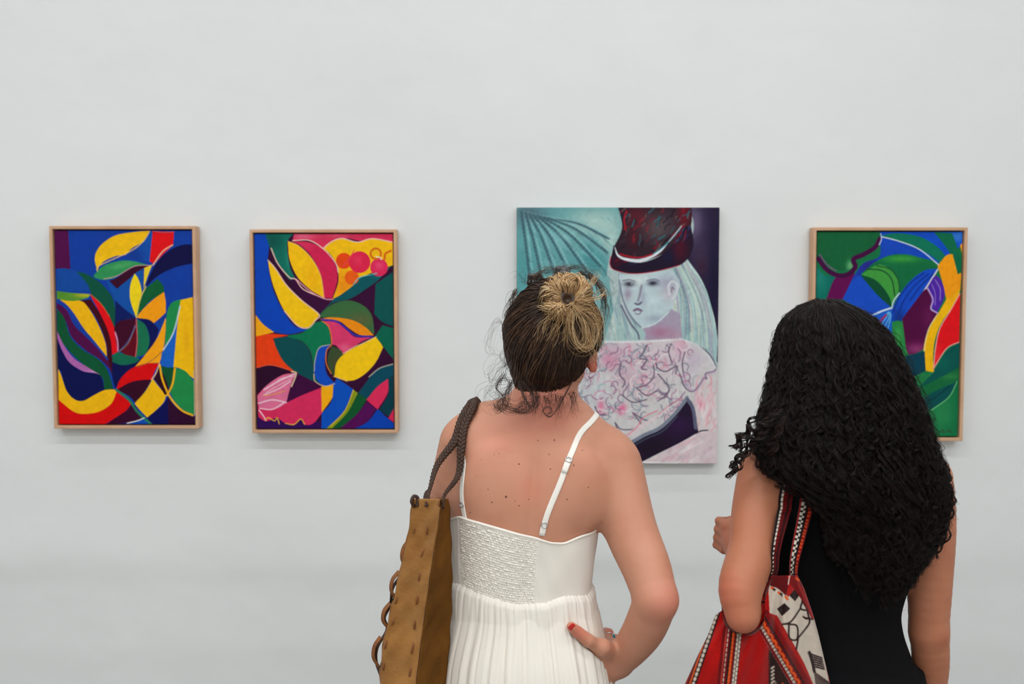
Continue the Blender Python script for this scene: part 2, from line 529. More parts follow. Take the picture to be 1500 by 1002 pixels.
m_paint = mat('oil_paint', (255, 255, 255), 0.5, spec=0.12, attr='Col', bump=(160, 0.18, 0.002))
m_raw = mat('raw_canvas', (225, 222, 214), 0.9)
m_oak = mat('light_oak', (210, 168, 134), 0.5, var=(14, (192, 148, 112), 0.7), bump=(90, 0.12, 0.001))
m_gap = mat('black_backing', (22, 14, 14), 0.8)

def paint_abstract_one():
    c = Canvas([(66, 52), (693, 55), (703, 948), (80, 945)], 300, 426, (12, 60, 160))
    p, s = c.poly, c.stroke
    p((82, 4, 72), '60,50* 130,50* 138,232* 110,226 60,230*')
    p((14, 72, 160), '75,232* 120,228 180,250 230,330* 75,335*')
    p((245, 190, 14), '502,55* 440,60 350,75 290,110 258,150 250,190 262,238* 272,215 300,190 350,170 390,165 420,135 470,105')
    p((14, 82, 172), '500,60* 515,57* 500,195* 430,185 400,165 420,135 470,105'); c.blob((10, 50, 140), 430, 170, 60)
    p((228, 10, 20), '515,57* 612,60* 608,120* 560,165 520,208* 500,195*')
    p((6, 6, 66), '695,118* 650,120 590,145 540,190 500,260 478,320* 520,275 560,248 620,222 695,205*')
    p((14, 80, 165), '300,275* 345,320* 440,245* 470,225* 470,330* 435,450* 380,415 340,375*')
    p((46, 145, 84), '242,262* 290,215 370,192 430,195 500,213* 430,220 380,245 340,270 290,280 255,272'); c.blob((95, 180, 110), 370, 215, 60, 14, .6, ang=-.2)
    p((56, 2, 36), '500,213* 440,245 400,280 350,320* 315,285* 350,270 390,240 430,218')
    p((240, 205, 40), '475,225* 512,210* 492,260 472,320*')
    p((246, 215, 24), '432,250* 412,300 410,370 435,450* 455,390 462,330 450,280')
    p((8, 92, 50), '535,275* 560,305 567,340* 510,370 470,410 437,450* 455,380 480,320*')
    p((250, 158, 12), '565,335* 572,380 572,430* 545,455 515,480* 480,462 437,453* 470,412 515,370')
    p((4, 82, 62), '165,240* 215,255 270,290 320,345 340,400 343,470 335,512* 300,440 240,360 215,300')
    p((4, 24, 96), '343,375* 380,410 437,455* 380,465 338,500*')
    p((230, 8, 22), '225,345* 275,390 315,450 345,530 353,612* 325,624* 315,540 280,450')
    p((62, 2, 20), '180,375* 230,370* 275,440 315,540 325,625 325,720* 305,660 300,580 270,490 230,420')
    p((245, 184, 12), '85,370* 180,375 220,410 265,490 295,570 302,642* 250,570 195,500 150,430 115,390')
    p((84, 145, 46), '75,330* 130,338 228,345* 215,362 150,377 75,368*'); c.blob((205, 185, 40), 200, 350, 50, 12, .8)
    p((80, 4, 70), '75,385* 120,420 155,490 225,560 305,645* 325,705* 275,650 200,600 140,540 115,470 75,410*')
    s((30, 62, 158), 9, '85,373 130,412 165,475 230,550 304,645')
    p((6, 84, 50), '75,412* 110,460 135,540 190,600 255,640 300,690 332,787* 288,787* 280,730 240,705 160,640 100,570 75,520*')
    p((176, 100, 172), '75,515* 105,580 150,640 210,680 268,716* 240,718 190,700 130,660 95,600 75,550*'); c.blob((215, 160, 210), 240, 705, 40, 14, .7)
    p((2, 12, 78), '75,545* 95,600 130,660 190,700 268,718 290,788* 240,812 190,840 150,832 115,792 90,700* 75,690*')
    p((246, 186, 12), '78,688* 92,720 115,790 150,830 190,838 240,812 290,788 338,785* 344,800 320,850 270,885 210,898 150,890 78,835*')
    p((218, 2, 6), '78,833* 150,890 210,898 270,885 320,850 345,795* 412,850* 385,885 340,915 290,948* 78,950*')
    p((62, 0, 36), '335,500* 360,470 436,455* 400,570 370,612* 350,612*')
    p((98, 2, 26), '436,458* 440,520 440,580 430,634* 390,628 365,608* 400,570')
    p((4, 14, 84), '440,455* 500,465 540,508* 520,570 480,625* 497,550 480,490')
    p((20, 112, 78), '440,460* 480,490 497,560 480,622* 430,637* 441,560')
    p((14, 104, 78), '325,630* 350,612 390,625 430,635 455,645* 420,667 370,672 328,660*')
    p((2, 12, 78), '325,657* 370,672 430,662 455,640* 480,625* 425,685* 390,720 338,782* 325,730*')
    p((250, 166, 16), '573,450* 570,520 560,600 542,662* 480,665 425,685* 480,620 530,550')
    p((14, 60, 150), '572,432* 574,450* 545,505* 515,482*')
    p((28, 140, 74), '645,368* 600,385 578,430 572,500 565,602* 600,540 620,480 638,400')
    p((22, 96, 196), '640,400* 625,500 615,600 605,682* 575,683 548,672* 555,610 600,540 620,470')
    p((246, 190, 10), '700,358* 640,372* 625,480 605,682* 640,690 705,742*'); c.blob((235, 160, 10), 665, 560, 14, 90, .5)
    p((30, 138, 72), '615,685* 660,700 700,750* 705,905* 650,880 610,840 590,800* 600,740')
    p((6, 80, 46), '548,675* 580,683 615,682* 595,792* 565,740')
    p((220, 2, 10), '542,664* 520,700 505,740* 440,745 343,787* 360,740 410,690 480,665')
    p((52, 0, 32), '505,740* 470,800 430,847* 400,815 343,787* 400,755 450,742')
    p((246, 188, 12), '510,735* 540,775 572,812* 555,850 485,917* 450,880 426,850* 475,795')
    p((42, 0, 26), '540,678* 570,740 587,792* 566,812* 540,770 515,735*')
    p((5, 8, 84), '580,818* 582,950* 490,950* 484,915* 555,855')
    p((46, 0, 42), '580,818* 620,870 693,910* 706,912* 706,950* 580,950*')
    p((54, 0, 40), '412,852* 430,860 462,920* 390,942* 290,950* 340,915 385,885')
    p((14, 74, 180), '400,950* 465,920* 502,950*')
    s((242, 178, 24), 9, '543,672 555,740 590,822 640,880 692,905')
    s((242, 178, 24), 9, '612,688 600,760 575,812')
    s((36, 120, 92), 11, '343,787 400,832 440,890 505,950'); s((225, 225, 215), 5, '392,942 440,930 470,917')
    s((200, 212, 225), 6, '638,400 607,520 560,602'); s((228, 190, 160), 5, '505,740 525,710 542,664')
    s((150, 130, 110), 3, '432,490 400,570 358,610'); s((225, 200, 90), 5, '482,310 455,370 437,453')
    s((235, 180, 150), 6, '606,120 560,150 515,212'); s((235, 190, 120), 4, '502,57 470,105 410,150 270,215 262,240')
    s((150, 90, 60), 3, '440,682 500,655 560,605'); s((230, 150, 190), 7, '340,520 350,560 352,608', alpha=.8)
    s((200, 90, 110), 4, '515,57 560,62 612,60'); s((225, 90, 100), 4, '437,460 440,560 432,632')
    s((80, 120, 190), 5, '355,612 400,560 435,490', alpha=.5)
    s((235, 205, 225), 6, '696,60 697,120', alpha=.6); s((238, 215, 190), 5, '699,700 701,760 702,905')
    s((215, 150, 170), 3, '290,275 350,262 430,218 500,213'); s((205, 120, 60), 3, '228,345 275,388 315,448')
    return c.result()

def paint_abstract_two():
    c = Canvas([(72, 52), (714, 55), (716, 958), (78, 955)], 300, 426, (50, 2, 46))
    p, s = c.poly, c.stroke
    p((0, 66, 182), '60,48* 125,50* 140,110 135,180 155,300 200,400 260,480 328,487* 290,505 220,517 150,502 110,470 60,410*')
    p((8, 108, 92), '122,50* 257,50* 225,95 235,200 264,264* 235,265 180,190 145,120'); c.blob((3, 70, 64), 160, 90, 50, 50, .7); c.blob((60, 160, 140), 232, 160, 14, 60, .6)
    p((214, 44, 84), '257,50* 720,50* 720,92* 640,80 560,85 500,75 430,90 395,120* 330,85 250,86*'); c.blob((235, 120, 150), 300, 65, 60, 18, .7); c.blob((225, 90, 120), 460, 62, 70, 12, .6)
    p((246, 190, 10), '393,120* 430,90 480,75 550,92 620,76 720,92* 716,197* 600,240 540,290 490,335 433,357* 462,260 440,170'); c.blob((240, 140, 10), 490, 290, 60, 70, .9)
    p((208, 30, 78), '243,88* 330,93 400,130 445,190 457,260 432,352* 393,347* 385,260 345,170 290,110'); c.blob((225, 60, 100), 300, 105, 50, 25, .6)
    p((248, 192, 10), '228,88* 280,110 340,170 380,250 394,348* 330,310 270,250 235,170'); c.blob((240, 170, 10), 340, 260, 30, 60, .6)
    p((0, 84, 92), '714,197* 640,235 560,255 530,290 470,335 420,365 368,432* 430,375 520,350 600,300 640,272*'); c.blob((20, 110, 120), 650, 240, 60, 20, .6)
    p((0, 82, 80), '633,285* 720,225* 720,482* 665,460 625,422*')
    p((54, 2, 52), '535,350* 633,290* 627,420* 590,390*')
    p((56, 2, 54), '240,264* 266,260* 330,315 395,352 436,358* 370,427* 290,350')
    p((247, 196, 12), '135,175* 170,215 220,290 290,360 372,425* 355,450 320,487* 270,477 210,410 165,310 145,240')
    p((56, 104, 60), '366,437* 420,385 500,360 570,380 615,430 627,517* 560,480 480,448'); c.blob((110, 95, 55), 560, 450, 70, 40, .6)
    p((240, 140, 12), '372,447* 430,438 520,450 580,480 625,522* 560,520 510,490 460,455')
    p((218, 56, 106), '385,455* 450,462 500,500 540,530 618,530* 560,555 500,600 480,607* 450,570 428,560 420,500'); c.blob((235, 130, 160), 490, 580, 30, 20, .5)
    p((0, 116, 76), '222,522* 290,510 340,470 382,454* 415,490 425,562* 370,580 350,640 346,690* 330,600 290,550 225,530')
    p((234, 62, 12), '75,525* 150,515 230,522* 155,536* 180,600 210,650 267,695* 150,660 75,673*')
    p((245, 168, 18), '70,420* 110,470 162,508* 75,527*')
    p((0, 74, 78), '158,535* 230,530 300,560 330,610 345,680 392,755* 290,712 210,650 170,580')
    p((8, 74, 188), '422,565* 370,580 345,660 355,722 395,758 442,745* 405,700 395,640 405,590')
    p((56, 76, 44), '430,570* 470,590 482,612* 450,650 440,712* 415,680 410,620'); c.blob((90, 60, 50), 450, 660, 25, 40, .5)
    p((248, 200, 12), '637,526* 667,577* 630,650 570,710 510,733 440,712* 450,650 490,605 560,565')
    p((0, 98, 76), '665,475* 720,490* 720,640* 680,590 630,525*')
    p((42, 0, 38), '78,680* 150,662 262,695* 170,742 78,822*')
    p((60, 0, 58), '260,695* 392,760* 350,772 290,802 215,842*')
    p((48, 4, 84), '78,905* 380,925* 380,960* 78,960*')
    p((216, 42, 92), '80,800* 130,750 200,705 262,697* 235,762 215,836* 290,800 377,765* 382,882* 340,932 300,937 282,912 250,937 210,932 170,907 120,922 85,902*')
    p((222, 110, 150), '80,805* 130,750 200,707 262,697* 235,762 215,836* 170,862 90,866*')
    for q, w in (('112,775 180,735 255,700', 6), ('110,800 180,770 235,735', 5), ('85,838 150,822 215,834', 6), ('92,862 150,866 205,835', 5), ('150,755 195,722 255,712', 3), ('88,870 110,900 118,918', 5), ('120,790 160,765 240,722', 3)):
        s((240, 200, 215), w, q)
    s((235, 170, 30), 3, '110,802 160,795 210,780'); s((235, 180, 60), 4, '118,920 130,905 160,920 172,905 182,935'); s((235, 180, 60), 4, '210,932 250,937 282,912 300,937')
    p((244, 172, 12), '378,760* 437,753* 430,810 380,882*')
    p((0, 78, 188), '435,752* 452,720* 530,775* 490,872 400,958* 378,958* 380,885* 425,830')
    p((136, 150, 20), '528,775* 548,790* 500,880 430,958* 398,958* 480,880')
    p((8, 84, 42), '548,790* 592,817* 540,892 460,958* 425,958* 500,880')
    p((84, 2, 84), '590,830* 632,862* 592,922 520,960* 460,960* 540,892')
    p((0, 64, 176), '640,865* 718,935* 718,962* 518,962* 592,925')
    p((0, 72, 92), '718,655* 640,680 580,750 550,790* 600,822* 650,762 690,727 718,722*')
    p((0, 58, 72), '690,725* 718,702* 718,872* 697,902* 645,872* 687,800')
    p((222, 42, 88), '690,723* 687,790 640,867* 588,822* 640,760')
    p((214, 34, 84), '718,858* 718,930* 690,907*')
    p((236, 82, 18), '0,0* 1,0* 1,1*')
    c.disc((232, 70, 14), 487, 178, 37); c.disc((236, 92, 14), 523, 255, 33)
    c.disc((222, 32, 74), 560, 184, 50); c.blob((235, 70, 100), 550, 175, 25, 25, .5); c.disc((222, 38, 88), 650, 208, 41); c.blob((235, 90, 130), 650, 200, 20, 20, .6)
    t = np.linspace(0, 2 * math.pi, 24)
    s((214, 96, 20), 8, np.stack([635 + 24 * np.cos(t), 145 + 24 * np.sin(t)], 1), raw=True)
    s((214, 96, 20), 9, '675,172 680,145 705,132'); s((240, 225, 190), 5, '636,160 655,162 660,172')
    s((232, 60, 90), 5, '480,205 510,170 535,130', alpha=.6)
    for q in ('135,175 170,215 220,290 290,360 370,425 355,450 320,487 270,477 210,410', '150,120 180,190 235,255 262,262 300,310 393,350', '250,85 330,85 400,130 450,190 460,230', '393,120 430,90 480,75 550,92 620,76 714,92'):
        s((238, 196, 180), 5, q)
    s((238, 180, 120), 3, '228,88 280,110 340,170 380,250 394,348'); s((220, 190, 170), 3, '346,690 350,640 370,580 422,565'); s((225, 190, 160), 4, '345,700 350,735 395,758 440,747')
    s((58, 44, 170), 8, '385,449 450,457 500,492 540,522 615,528'); s((230, 130, 40), 4, '385,456 415,480 428,560 405,590 402,650 425,700')
    s((240, 200, 120), 4, '437,712 500,735'); s((220, 190, 160), 4, '480,607 540,572 560,565 635,528'); s((190, 190, 170), 4, '712,655 650,675 600,715')
    s((235, 160, 170), 5, '262,260 330,318 395,352 436,356', alpha=.9); s((225, 180, 60), 4, '528,775 490,870 420,945'); s((230, 90, 60), 4, '78,672 150,660 267,695')
    s((90, 190, 190), 4, '530,288 560,255 640,235'); s((235, 215, 170), 5, '240,690 262,700 240,760')
    return c.result()

def paint_abstract_three():
    c = Canvas([(62, 52), (712, 55), (690, 943), (62, 943)], 300, 410, (14, 112, 66))
    p, s = c.poly, c.stroke
    c.blob((60, 150, 90), 620, 840, 60, 90, .5, False)
    p((4, 84, 60), '55,345* 180,345* 260,420 250,540 150,620 55,600*'); p((60, 10, 60), '55,600* 150,620 230,560 300,640 240,760 120,800 55,780*')
    p((20, 80, 180), '250,540* 330,470* 400,520* 400,640 320,700 280,640*'); p((228, 160, 20), '120,800* 240,760 330,800 300,880 180,905*'); p((0, 86, 80), '300,640* 400,640* 440,760 380,860 320,800*')
    p((2, 108, 96), '55,190* 100,240 150,250 105,342* 55,345*'); c.blob((60, 160, 140), 80, 260, 30, 60, .4)
    p((98, 2, 78), '108,345* 150,250 235,232* 180,345*')
    p((16, 70, 186), '225,250* 270,190 340,160 345,95 350,75 430,95 520,130 600,182* 430,150 330,180 262,242* 400,390* 310,417* 180,345*')
    c.blob((40, 30, 120), 290, 200, 60, 60, .8)
    p((10, 76, 196), '340,50* 590,50* 720,50* 720,105* 650,150* 600,192* 520,130 430,90 350,78*'); c.blob((80, 150, 220), 690, 75, 40, 25, .6)
    p((14, 96, 54), '55,48* 340,50* 347,90 310,130 250,150 215,170 228,200 190,222 130,210 95,180 55,150*'); c.blob((110, 180, 120), 212, 200, 18, 26, .9)
    s((66, 2, 62), 20, '70,170 110,218 160,242 205,236 235,205 226,172 270,152 320,122 342,85'); s((150, 80, 150), 3, '75,150 110,195 150,222'); s((190, 200, 230), 4, '346,62 350,85 340,110')
    p((4, 116, 88), '345,70* 420,60 520,75 600,120 650,180 670,250* 650,255 620,200 560,150 450,100')
    p((4, 106, 72), '583,55* 665,60* 690,130 708,230* 688,237* 670,170 630,110')
    p((244, 156, 16), '600,200* 640,155 667,150* 690,237* 706,230* 702,302* 640,347* 622,270')
    p((240, 160, 20), '715,98* 700,112* 712,160*')
    p((12, 106, 62), '260,237* 330,180 430,150 520,165 602,212* 540,225 480,260 435,330 395,387* 400,300 350,220'); c.blob((60, 160, 60), 440, 170, 90, 18, .9)
    p((62, 152, 62), '262,237* 340,195 400,225 430,290 400,377* 385,330 330,265')
    s((20, 70, 40), 5, '285,215 350,220 395,255 412,330'); s((20, 70, 40), 4, '330,200 390,215 425,260 432,310')
    p((4, 76, 46), '258,240* 330,265 385,330 400,387* 330,322')
    p((20, 76, 196), '258,243* 330,322 395,380* 310,417* 180,345* 225,265')
    p((16, 74, 196), '602,213* 545,220 480,265 430,330 398,390* 400,442 440,442* 480,385 550,290'); c.blob((8, 40, 110), 430, 425, 30, 40, .7)
    for q in ('560,235 500,285 455,345 425,410', '540,232 480,275 430,340 405,400', '580,235 520,295 480,350'): s((8, 40, 130), 5, q, alpha=.9)
    s((200, 220, 240), 8, '308,418 350,398 398,382'); s((200, 220, 240), 5, '398,384 408,350 432,318'); s((225, 215, 225), 6, '455,425 500,370 550,295 602,215'); s((205, 215, 230), 5, '350,75 430,95 520,130 604,195')
    p((20, 92, 204), '308,417* 397,390* 402,512* 340,472*')
    for q in ('350,460 370,430 390,400', '362,475 380,440 393,405', '345,440 365,420 385,400', '375,490 388,450 396,410'): s((110, 190, 225), 4, q, alpha=.9)
    s((170, 30, 90), 10, '335,455 355,432 375,412', alpha=.9)
    p((34, 132, 64), '400,442* 440,442 465,510 467,600 440,690* 398,600*'); c.blob((90, 180, 90), 430, 500, 18, 40, .4)
    p((80, 2, 60), '445,430* 490,370 550,300 575,340 570,390 602,410 580,500 540,560 480,585 463,560*'); c.blob((190, 100, 150), 510, 560, 60, 30, .5); c.blob((120, 40, 100), 560, 420, 30, 60, .4)
    p((78, 36, 164), '558,290* 590,243 620,270 632,330 600,402* 575,380 572,330'); s((190, 160, 220), 6, '555,295 580,345 572,385 602,405'); s((150, 120, 210), 4, '590,260 612,300 612,350'); s((150, 120, 210), 3, '575,280 590,320 590,370')
    p((246, 186, 12), '640,345* 702,300* 682,360 622,440 590,520 582,600 587,662* 543,655* 540,560 560,480 602,410'); c.blob((245, 160, 20), 660, 330, 40, 30, .7)
    p((228, 16, 26), '702,318* 697,532* 640,560 583,648* 590,560 610,470 660,390'); c.blob((245, 70, 80), 600, 600, 18, 50, .5)
    s((240, 180, 170), 4, '700,320 660,390 612,470 592,560 585,640'); s((240, 170, 160), 4, '583,648 640,560 697,530'); s((235, 225, 170), 4, '600,410 560,480 543,570 543,650')
    p((0, 62, 82), '463,590* 545,570* 550,657* 500,680 450,667*')
    p((0, 84, 78), '583,662* 640,572 700,530* 697,642 600,692 518,732*'); c.blob((0, 110, 90), 620, 620, 40, 30, .5)
    p((16, 104, 58), '697,640* 600,692 518,732* 530,775* 600,740 697,690*'); c.blob((60, 140, 70), 660, 680, 50, 14, .6)
    p((0, 78, 78), '525,782* 600,740 690,700* 650,770 570,828*'); s((0, 50, 60), 5, '540,800 600,765 660,720', alpha=.9)
    s((110, 190, 120), 4, '688,702 652,770 575,828')
    p((240, 160, 22), '450,663* 502,680* 470,695*')
    p((30, 120, 66), '500,680* 550,655* 585,662* 518,730* 490,710*')
    s((60, 60, 40), 3, '610,925 625,915 630,928'); s((60, 60, 40), 3, '640,925 655,915 665,928')
    return c.result()

def paint_portrait():
    c = Canvas([(43, 38), (785, 36), (778, 975), (42, 968)], 380, 478, (176, 196, 196))
    p, s = c.poly, c.stroke; rs = np.random.RandomState(11)
    p((98, 160, 164), '30,30* 420,30* 425,120 385,210 370,300* 30,420*')
    c.blob((176, 206, 200), 330, 90, 110, 60, .9); c.blob((186, 214, 208), 385, 160, 45, 70, .9); c.blob((80, 100, 112), 85, 62, 70, 40, .8); c.blob((60, 140, 148), 330, 230, 60, 50, .6)
    c.blob((140, 196, 200), 200, 160, 60, 30, .5, ang=.5); c.blob((70, 150, 155), 70, 260, 60, 90, .5)
    for i, (x1, y1) in enumerate([(95, 330), (140, 320), (190, 300), (240, 285), (300, 270), (350, 250), (375, 200), (380, 150)]):
        q = np.array([[60 + i * 14, 55 + i * 3], [60 + i * 14 + (x1 - 60 - i * 14) * .45 + i, 60 + (y1 - 60) * .38], [x1, y1]])
        s((62, 96, 108), 8, cr(q, 20), raw=True, alpha=.85, soft=3)
        s((150, 200, 200), 6, cr(q + [12, -2], 20), raw=True, alpha=.5, soft=3)
    for i in range(60):
        x, y = rs.uniform(60, 380), rs.uniform(50, 330); a = .75 + rs.randn() * .15; l = rs.uniform(15, 45)
        col = [(70, 130, 138), (150, 200, 200), (60, 90, 105), (120, 180, 180)][rs.randint(4)]
        s(col, rs.uniform(3, 7), np.array([[x, y], [x + l * math.cos(a) / 2, y + l * math.sin(a) * .45], [x + l * math.cos(a), y + l * math.sin(a)]]), raw=True, alpha=.35, soft=3)
    p((38, 28, 58), '670,30* 800,30* 800,620* 770,590* 755,400 720,300 660,215* 690,110'); c.blob((112, 100, 130), 690, 95, 40, 80, .9); c.blob((66, 52, 78), 715, 220, 40, 80, .7); c.blob((60, 20, 40), 720, 250, 20, 30, .5); c.blob((18, 16, 48), 765, 300, 22, 160, .7)
    p((120, 172, 174), '30,400* 380,285* 400,420* 350,560* 30,650*'); c.blob((160, 196, 196), 250, 430, 120, 90, .7)
    for i in range(60):
        x, y = rs.uniform(60, 340), rs.uniform(340, 560); s([(90, 140, 150), (176, 206, 204), (140, 180, 184)][rs.randint(3)], rs.uniform(3, 8), np.array([[x, y], [x + 14, y + 24], [x + 22, y + 52]]), raw=True, alpha=.4, soft=3)
    # long pale hair
    p((166, 196, 196), '390,262* 420,300 400,400 360,535* 480,530 640,515 775,600* 780,520* 765,430 725,310 665,220* 600,262'); hm = c.last
    for i in range(150):
        side = rs.rand() < .38
        if side: x0, y0 = rs.uniform(385, 430), 275; x1, y1 = rs.uniform(350, 490), rs.uniform(420, 535); xm = (x0 + x1) / 2 - 12
        else:
            u = rs.rand(); x0, y0 = 600 + u * 65, 265 - u * 35; x1, y1 = 620 + u * 150, rs.uniform(430, 600); xm = x0 + 20 + u * 60
        col = [(206, 222, 216), (130, 160, 172), (178, 170, 190), (150, 200, 196), (214, 224, 200), (108, 128, 150)][rs.randint(6)]
        s(col, rs.uniform(2, 6), cr(np.array([[x0, y0], [xm + rs.randn() * 6, (y0 + y1) / 2], [x1, y1]]), 14), raw=True, alpha=.6, soft=2, clip=hm)
    # face and neck
    p((168, 158, 180), '500,468* 540,452 600,400* 640,420* 650,520* 560,530 500,545* 515,500'); c.blob((176, 120, 150), 570, 490, 50, 26, .8); c.blob((190, 150, 170), 620, 500, 30, 26, .5)
    p((188, 208, 214), '418,280* 425,340 445,400 475,450 500,474* 540,462 590,430 620,380 640,310 610,262* 500,275'); fm = c.last
    c.blob((214, 226, 226), 480, 300, 40, 20, .8); c.blob((150, 130, 156), 450, 350, 16, 24, .7); c.blob((156, 150, 176), 590, 310, 40, 30, .6); c.blob((200, 220, 224), 545, 380, 45, 40, .7); c.blob((150, 150, 176), 505, 365, 12, 30, .6); c.blob((140, 150, 175), 560, 440, 50, 16, .5); c.blob((200, 160, 180), 600, 350, 26, 30, .4)
    c.last = fm; c.blob((50, 48, 66), 455, 314, 20, 10, 1); c.blob((50, 48, 66), 541, 311, 20, 10, 1, ang=-.05); c.blob((206, 216, 222), 463, 313, 4, 3, .7); s((120, 120, 140), 4, '430,302 455,298 478,305', alpha=.7); s((120, 120, 140), 4, '518,302 545,296 565,302', alpha=.7)
    s((130, 120, 140), 5, '500,318 494,350 486,378', alpha=.7, soft=3); s((96, 96, 120), 5, '476,384 488,388 500,380', soft=2); s((126, 104, 130), 7, '472,410 485,405 500,411', soft=2); s((120, 100, 128), 4, '476,420 488,424 498,418', alpha=.8)
    s((110, 118, 140), 5, '418,300 432,370 462,432 500,474', soft=2, alpha=.8); s((206, 220, 224), 5, '500,474 550,458 600,415', alpha=.8)
    s((210, 214, 220), 7, '602,352 598,322 612,304 630,318 626,350 612,368'); s((140, 120, 140), 5, '610,345 612,325 620,335', alpha=.8)
    s((90, 90, 112), 5, '425,390 455,450 485,490 492,515', alpha=.8, soft=2)
    # hat
    p((46, 28, 40), '412,30* 682,30* 676,112 600,192 500,232 430,222 398,182* 428,110'); m1 = c.last
    c.blob((96, 86, 88), 560, 110, 70, 55, .8); c.blob((110, 22, 38), 480, 70, 50, 50, .6); c.blob((120, 16, 34), 655, 60, 26, 60, .8); c.blob((26, 24, 40), 420, 80, 20, 60, .7); c.blob((90, 14, 30), 470, 150, 24, 40, .5)
    for i in range(90):
        x, y = rs.uniform(415, 680), rs.uniform(38, 225); a = rs.uniform(1.6, 2.6); l = rs.uniform(12, 40)
        col = [(136, 20, 42), (40, 110, 124), (20, 16, 30), (110, 96, 92), (70, 60, 66), (150, 30, 46)][rs.randint(6)]
        s(col, rs.uniform(2, 5), cr(np.array([[x, y], [x + l * math.cos(a) * .5 + rs.randn() * 4, y + l * math.sin(a) * .5], [x + l * math.cos(a), y + l * math.sin(a)]]), 8), raw=True, alpha=.6, soft=1.5, clip=m1)
    s((176, 20, 44), 5, '442,120 436,80 446,50', alpha=.8)
    p((30, 18, 42), '384,240* 398,172* 420,216 500,236 590,196 645,118 680,102* 688,180 650,240 560,265 470,276 400,262'); m2 = c.last
    c.blob((90, 12, 34), 640, 190, 34, 50, .7); c.blob((20, 26, 66), 600, 215, 20, 30, .6); c.blob((110, 10, 30), 410, 235, 20, 20, .5)
    for i in range(50):
        t = rs.rand(); x = 395 + t * 285; y = 245 - t * t * 120 + rs.uniform(-20, 16); a = -.1 - t * 1.0 + rs.randn() * .2; l = rs.uniform(14, 36)
        col = [(160, 20, 48), (36, 90, 120), (16, 12, 30), (60, 40, 90), (130, 16, 40)][rs.randint(5)]
        s(col, rs.uniform(2, 5), cr(np.array([[x, y], [x + l * math.cos(a) / 2, y + l * math.sin(a) / 2 - 2], [x + l * math.cos(a), y + l * math.sin(a)]]), 8), raw=True, alpha=.6, soft=1.5, clip=m2)
    s((222, 226, 232), 12, '402,182 415,212 450,226 500,228 560,200 600,160', taper=True); s((60, 150, 170), 4, '490,224 540,206 590,170 640,116', alpha=.8); s((170, 20, 40), 6, '420,205 460,216 500,218 540,206', alpha=.8); s((210, 214, 222), 3, '600,160 625,130 645,105')
    s((180, 18, 38), 3, '388,215 384,240 400,262 470,276 560,266 640,245', alpha=.8)
    # blouse: pale ground with pink, grey and teal drawing
    p((208, 206, 208), '30,640* 240,640* 340,560 365,525* 500,520 650,512* 730,560 790,640* 790,990* 30,990*'); bm = c.last
    c.blob((196, 168, 186), 400, 560, 80, 50, .7); c.blob((226, 150, 180), 640, 545, 30, 40, .6); c.blob((214, 120, 160), 380, 590, 30, 30, .6); c.blob((214, 190, 204), 560, 590, 110, 70, .7); c.blob((196, 206, 212), 320, 720, 90, 80, .5)
    c.blob((226, 170, 190), 500, 680, 70, 50, .5); c.blob((234, 110, 156), 430, 770, 16, 22, .9, ang=.3); c.blob((234, 120, 160), 352, 760, 14, 30, .8); c.blob((238, 110, 150), 718, 750, 16, 30, .9, ang=-.3); c.blob((232, 214, 218), 740, 800, 50, 120, .6); c.blob((190, 140, 168), 430, 640, 40, 40, .5); c.blob((196, 180, 204), 690, 590, 40, 40, .6)
    pal = [(196, 130, 160), (150, 150, 170), (170, 110, 150), (120, 130, 146), (140, 180, 186), (222, 140, 170), (232, 228, 230), (130, 96, 130)]
    for i in range(190):
        x, y = rs.uniform(250, 690), rs.uniform(530, 800)
        if y > 980 - .45 * (x - 200) : continue
        q = [np.array([x, y])]; a = rs.uniform(0, 6.28); k = rs.choice([-1, 1]) * rs.uniform(.25, .7)
        for j in range(7):
            a += k; q.append(q[-1] + rs.uniform(5, 10) * np.array([math.cos(a), math.sin(a)]))
            if rs.rand() < .2: k = -k
        s(pal[rs.randint(8)], rs.uniform(2, 4), cr(np.array(q), 24), raw=True, alpha=.55, soft=2, clip=bm)
    for i in range(70):
        x, y = rs.uniform(700, 780), rs.uniform(640, 960); s([(232, 170, 184), (236, 228, 230), (216, 150, 160)][rs.randint(3)], rs.uniform(2, 5), cr(np.array([[x, y], [x + rs.uniform(-14, 10), y + 25], [x + rs.uniform(-20, 6), y + 50]]), 8), raw=True, alpha=.5, soft=2, clip=bm)
    dk = (104, 90, 112)
    for q in ('520,535 505,565 495,585 520,590 500,620 520,625', '553,600 560,620 590,632 630,612 625,640', '545,610 545,650 520,680 490,690', '640,640 660,690 690,705 720,670 730,655 740,660 735,640 770,628 768,600 740,560 690,530', '470,785 520,812 560,800', '404,820 430,845 500,835 468,782', '404,820 420,860 455,880', '425,600 420,640 440,670 430,690', '560,640 600,690 590,720 560,740', '480,690 520,720 560,700', '430,720 470,745 520,735', '660,560 650,600 656,650', '300,840 320,800 330,830 350,810 360,850', '330,760 345,790 370,790', '610,530 600,560 612,600'):
        s(dk, 4, q, alpha=.9, soft=1.5)
    s((180, 150, 185), 8, '655,640 670,690 700,700 735,650 770,630', alpha=.4, soft=3); s((236, 236, 238), 7, '360,524 430,524 500,522 640,515', alpha=.5, soft=3); s((222, 222, 226), 6, '640,512 700,535 745,575 772,620', alpha=.8, soft=2)
    p((222, 206, 212), '440,885* 540,815 640,740* 660,725* 560,790 460,850'); s((228, 120, 140), 4, '430,880 480,840 510,800 560,775', alpha=.7); s((228, 120, 140), 3, '560,790 610,750 650,730', alpha=.6)
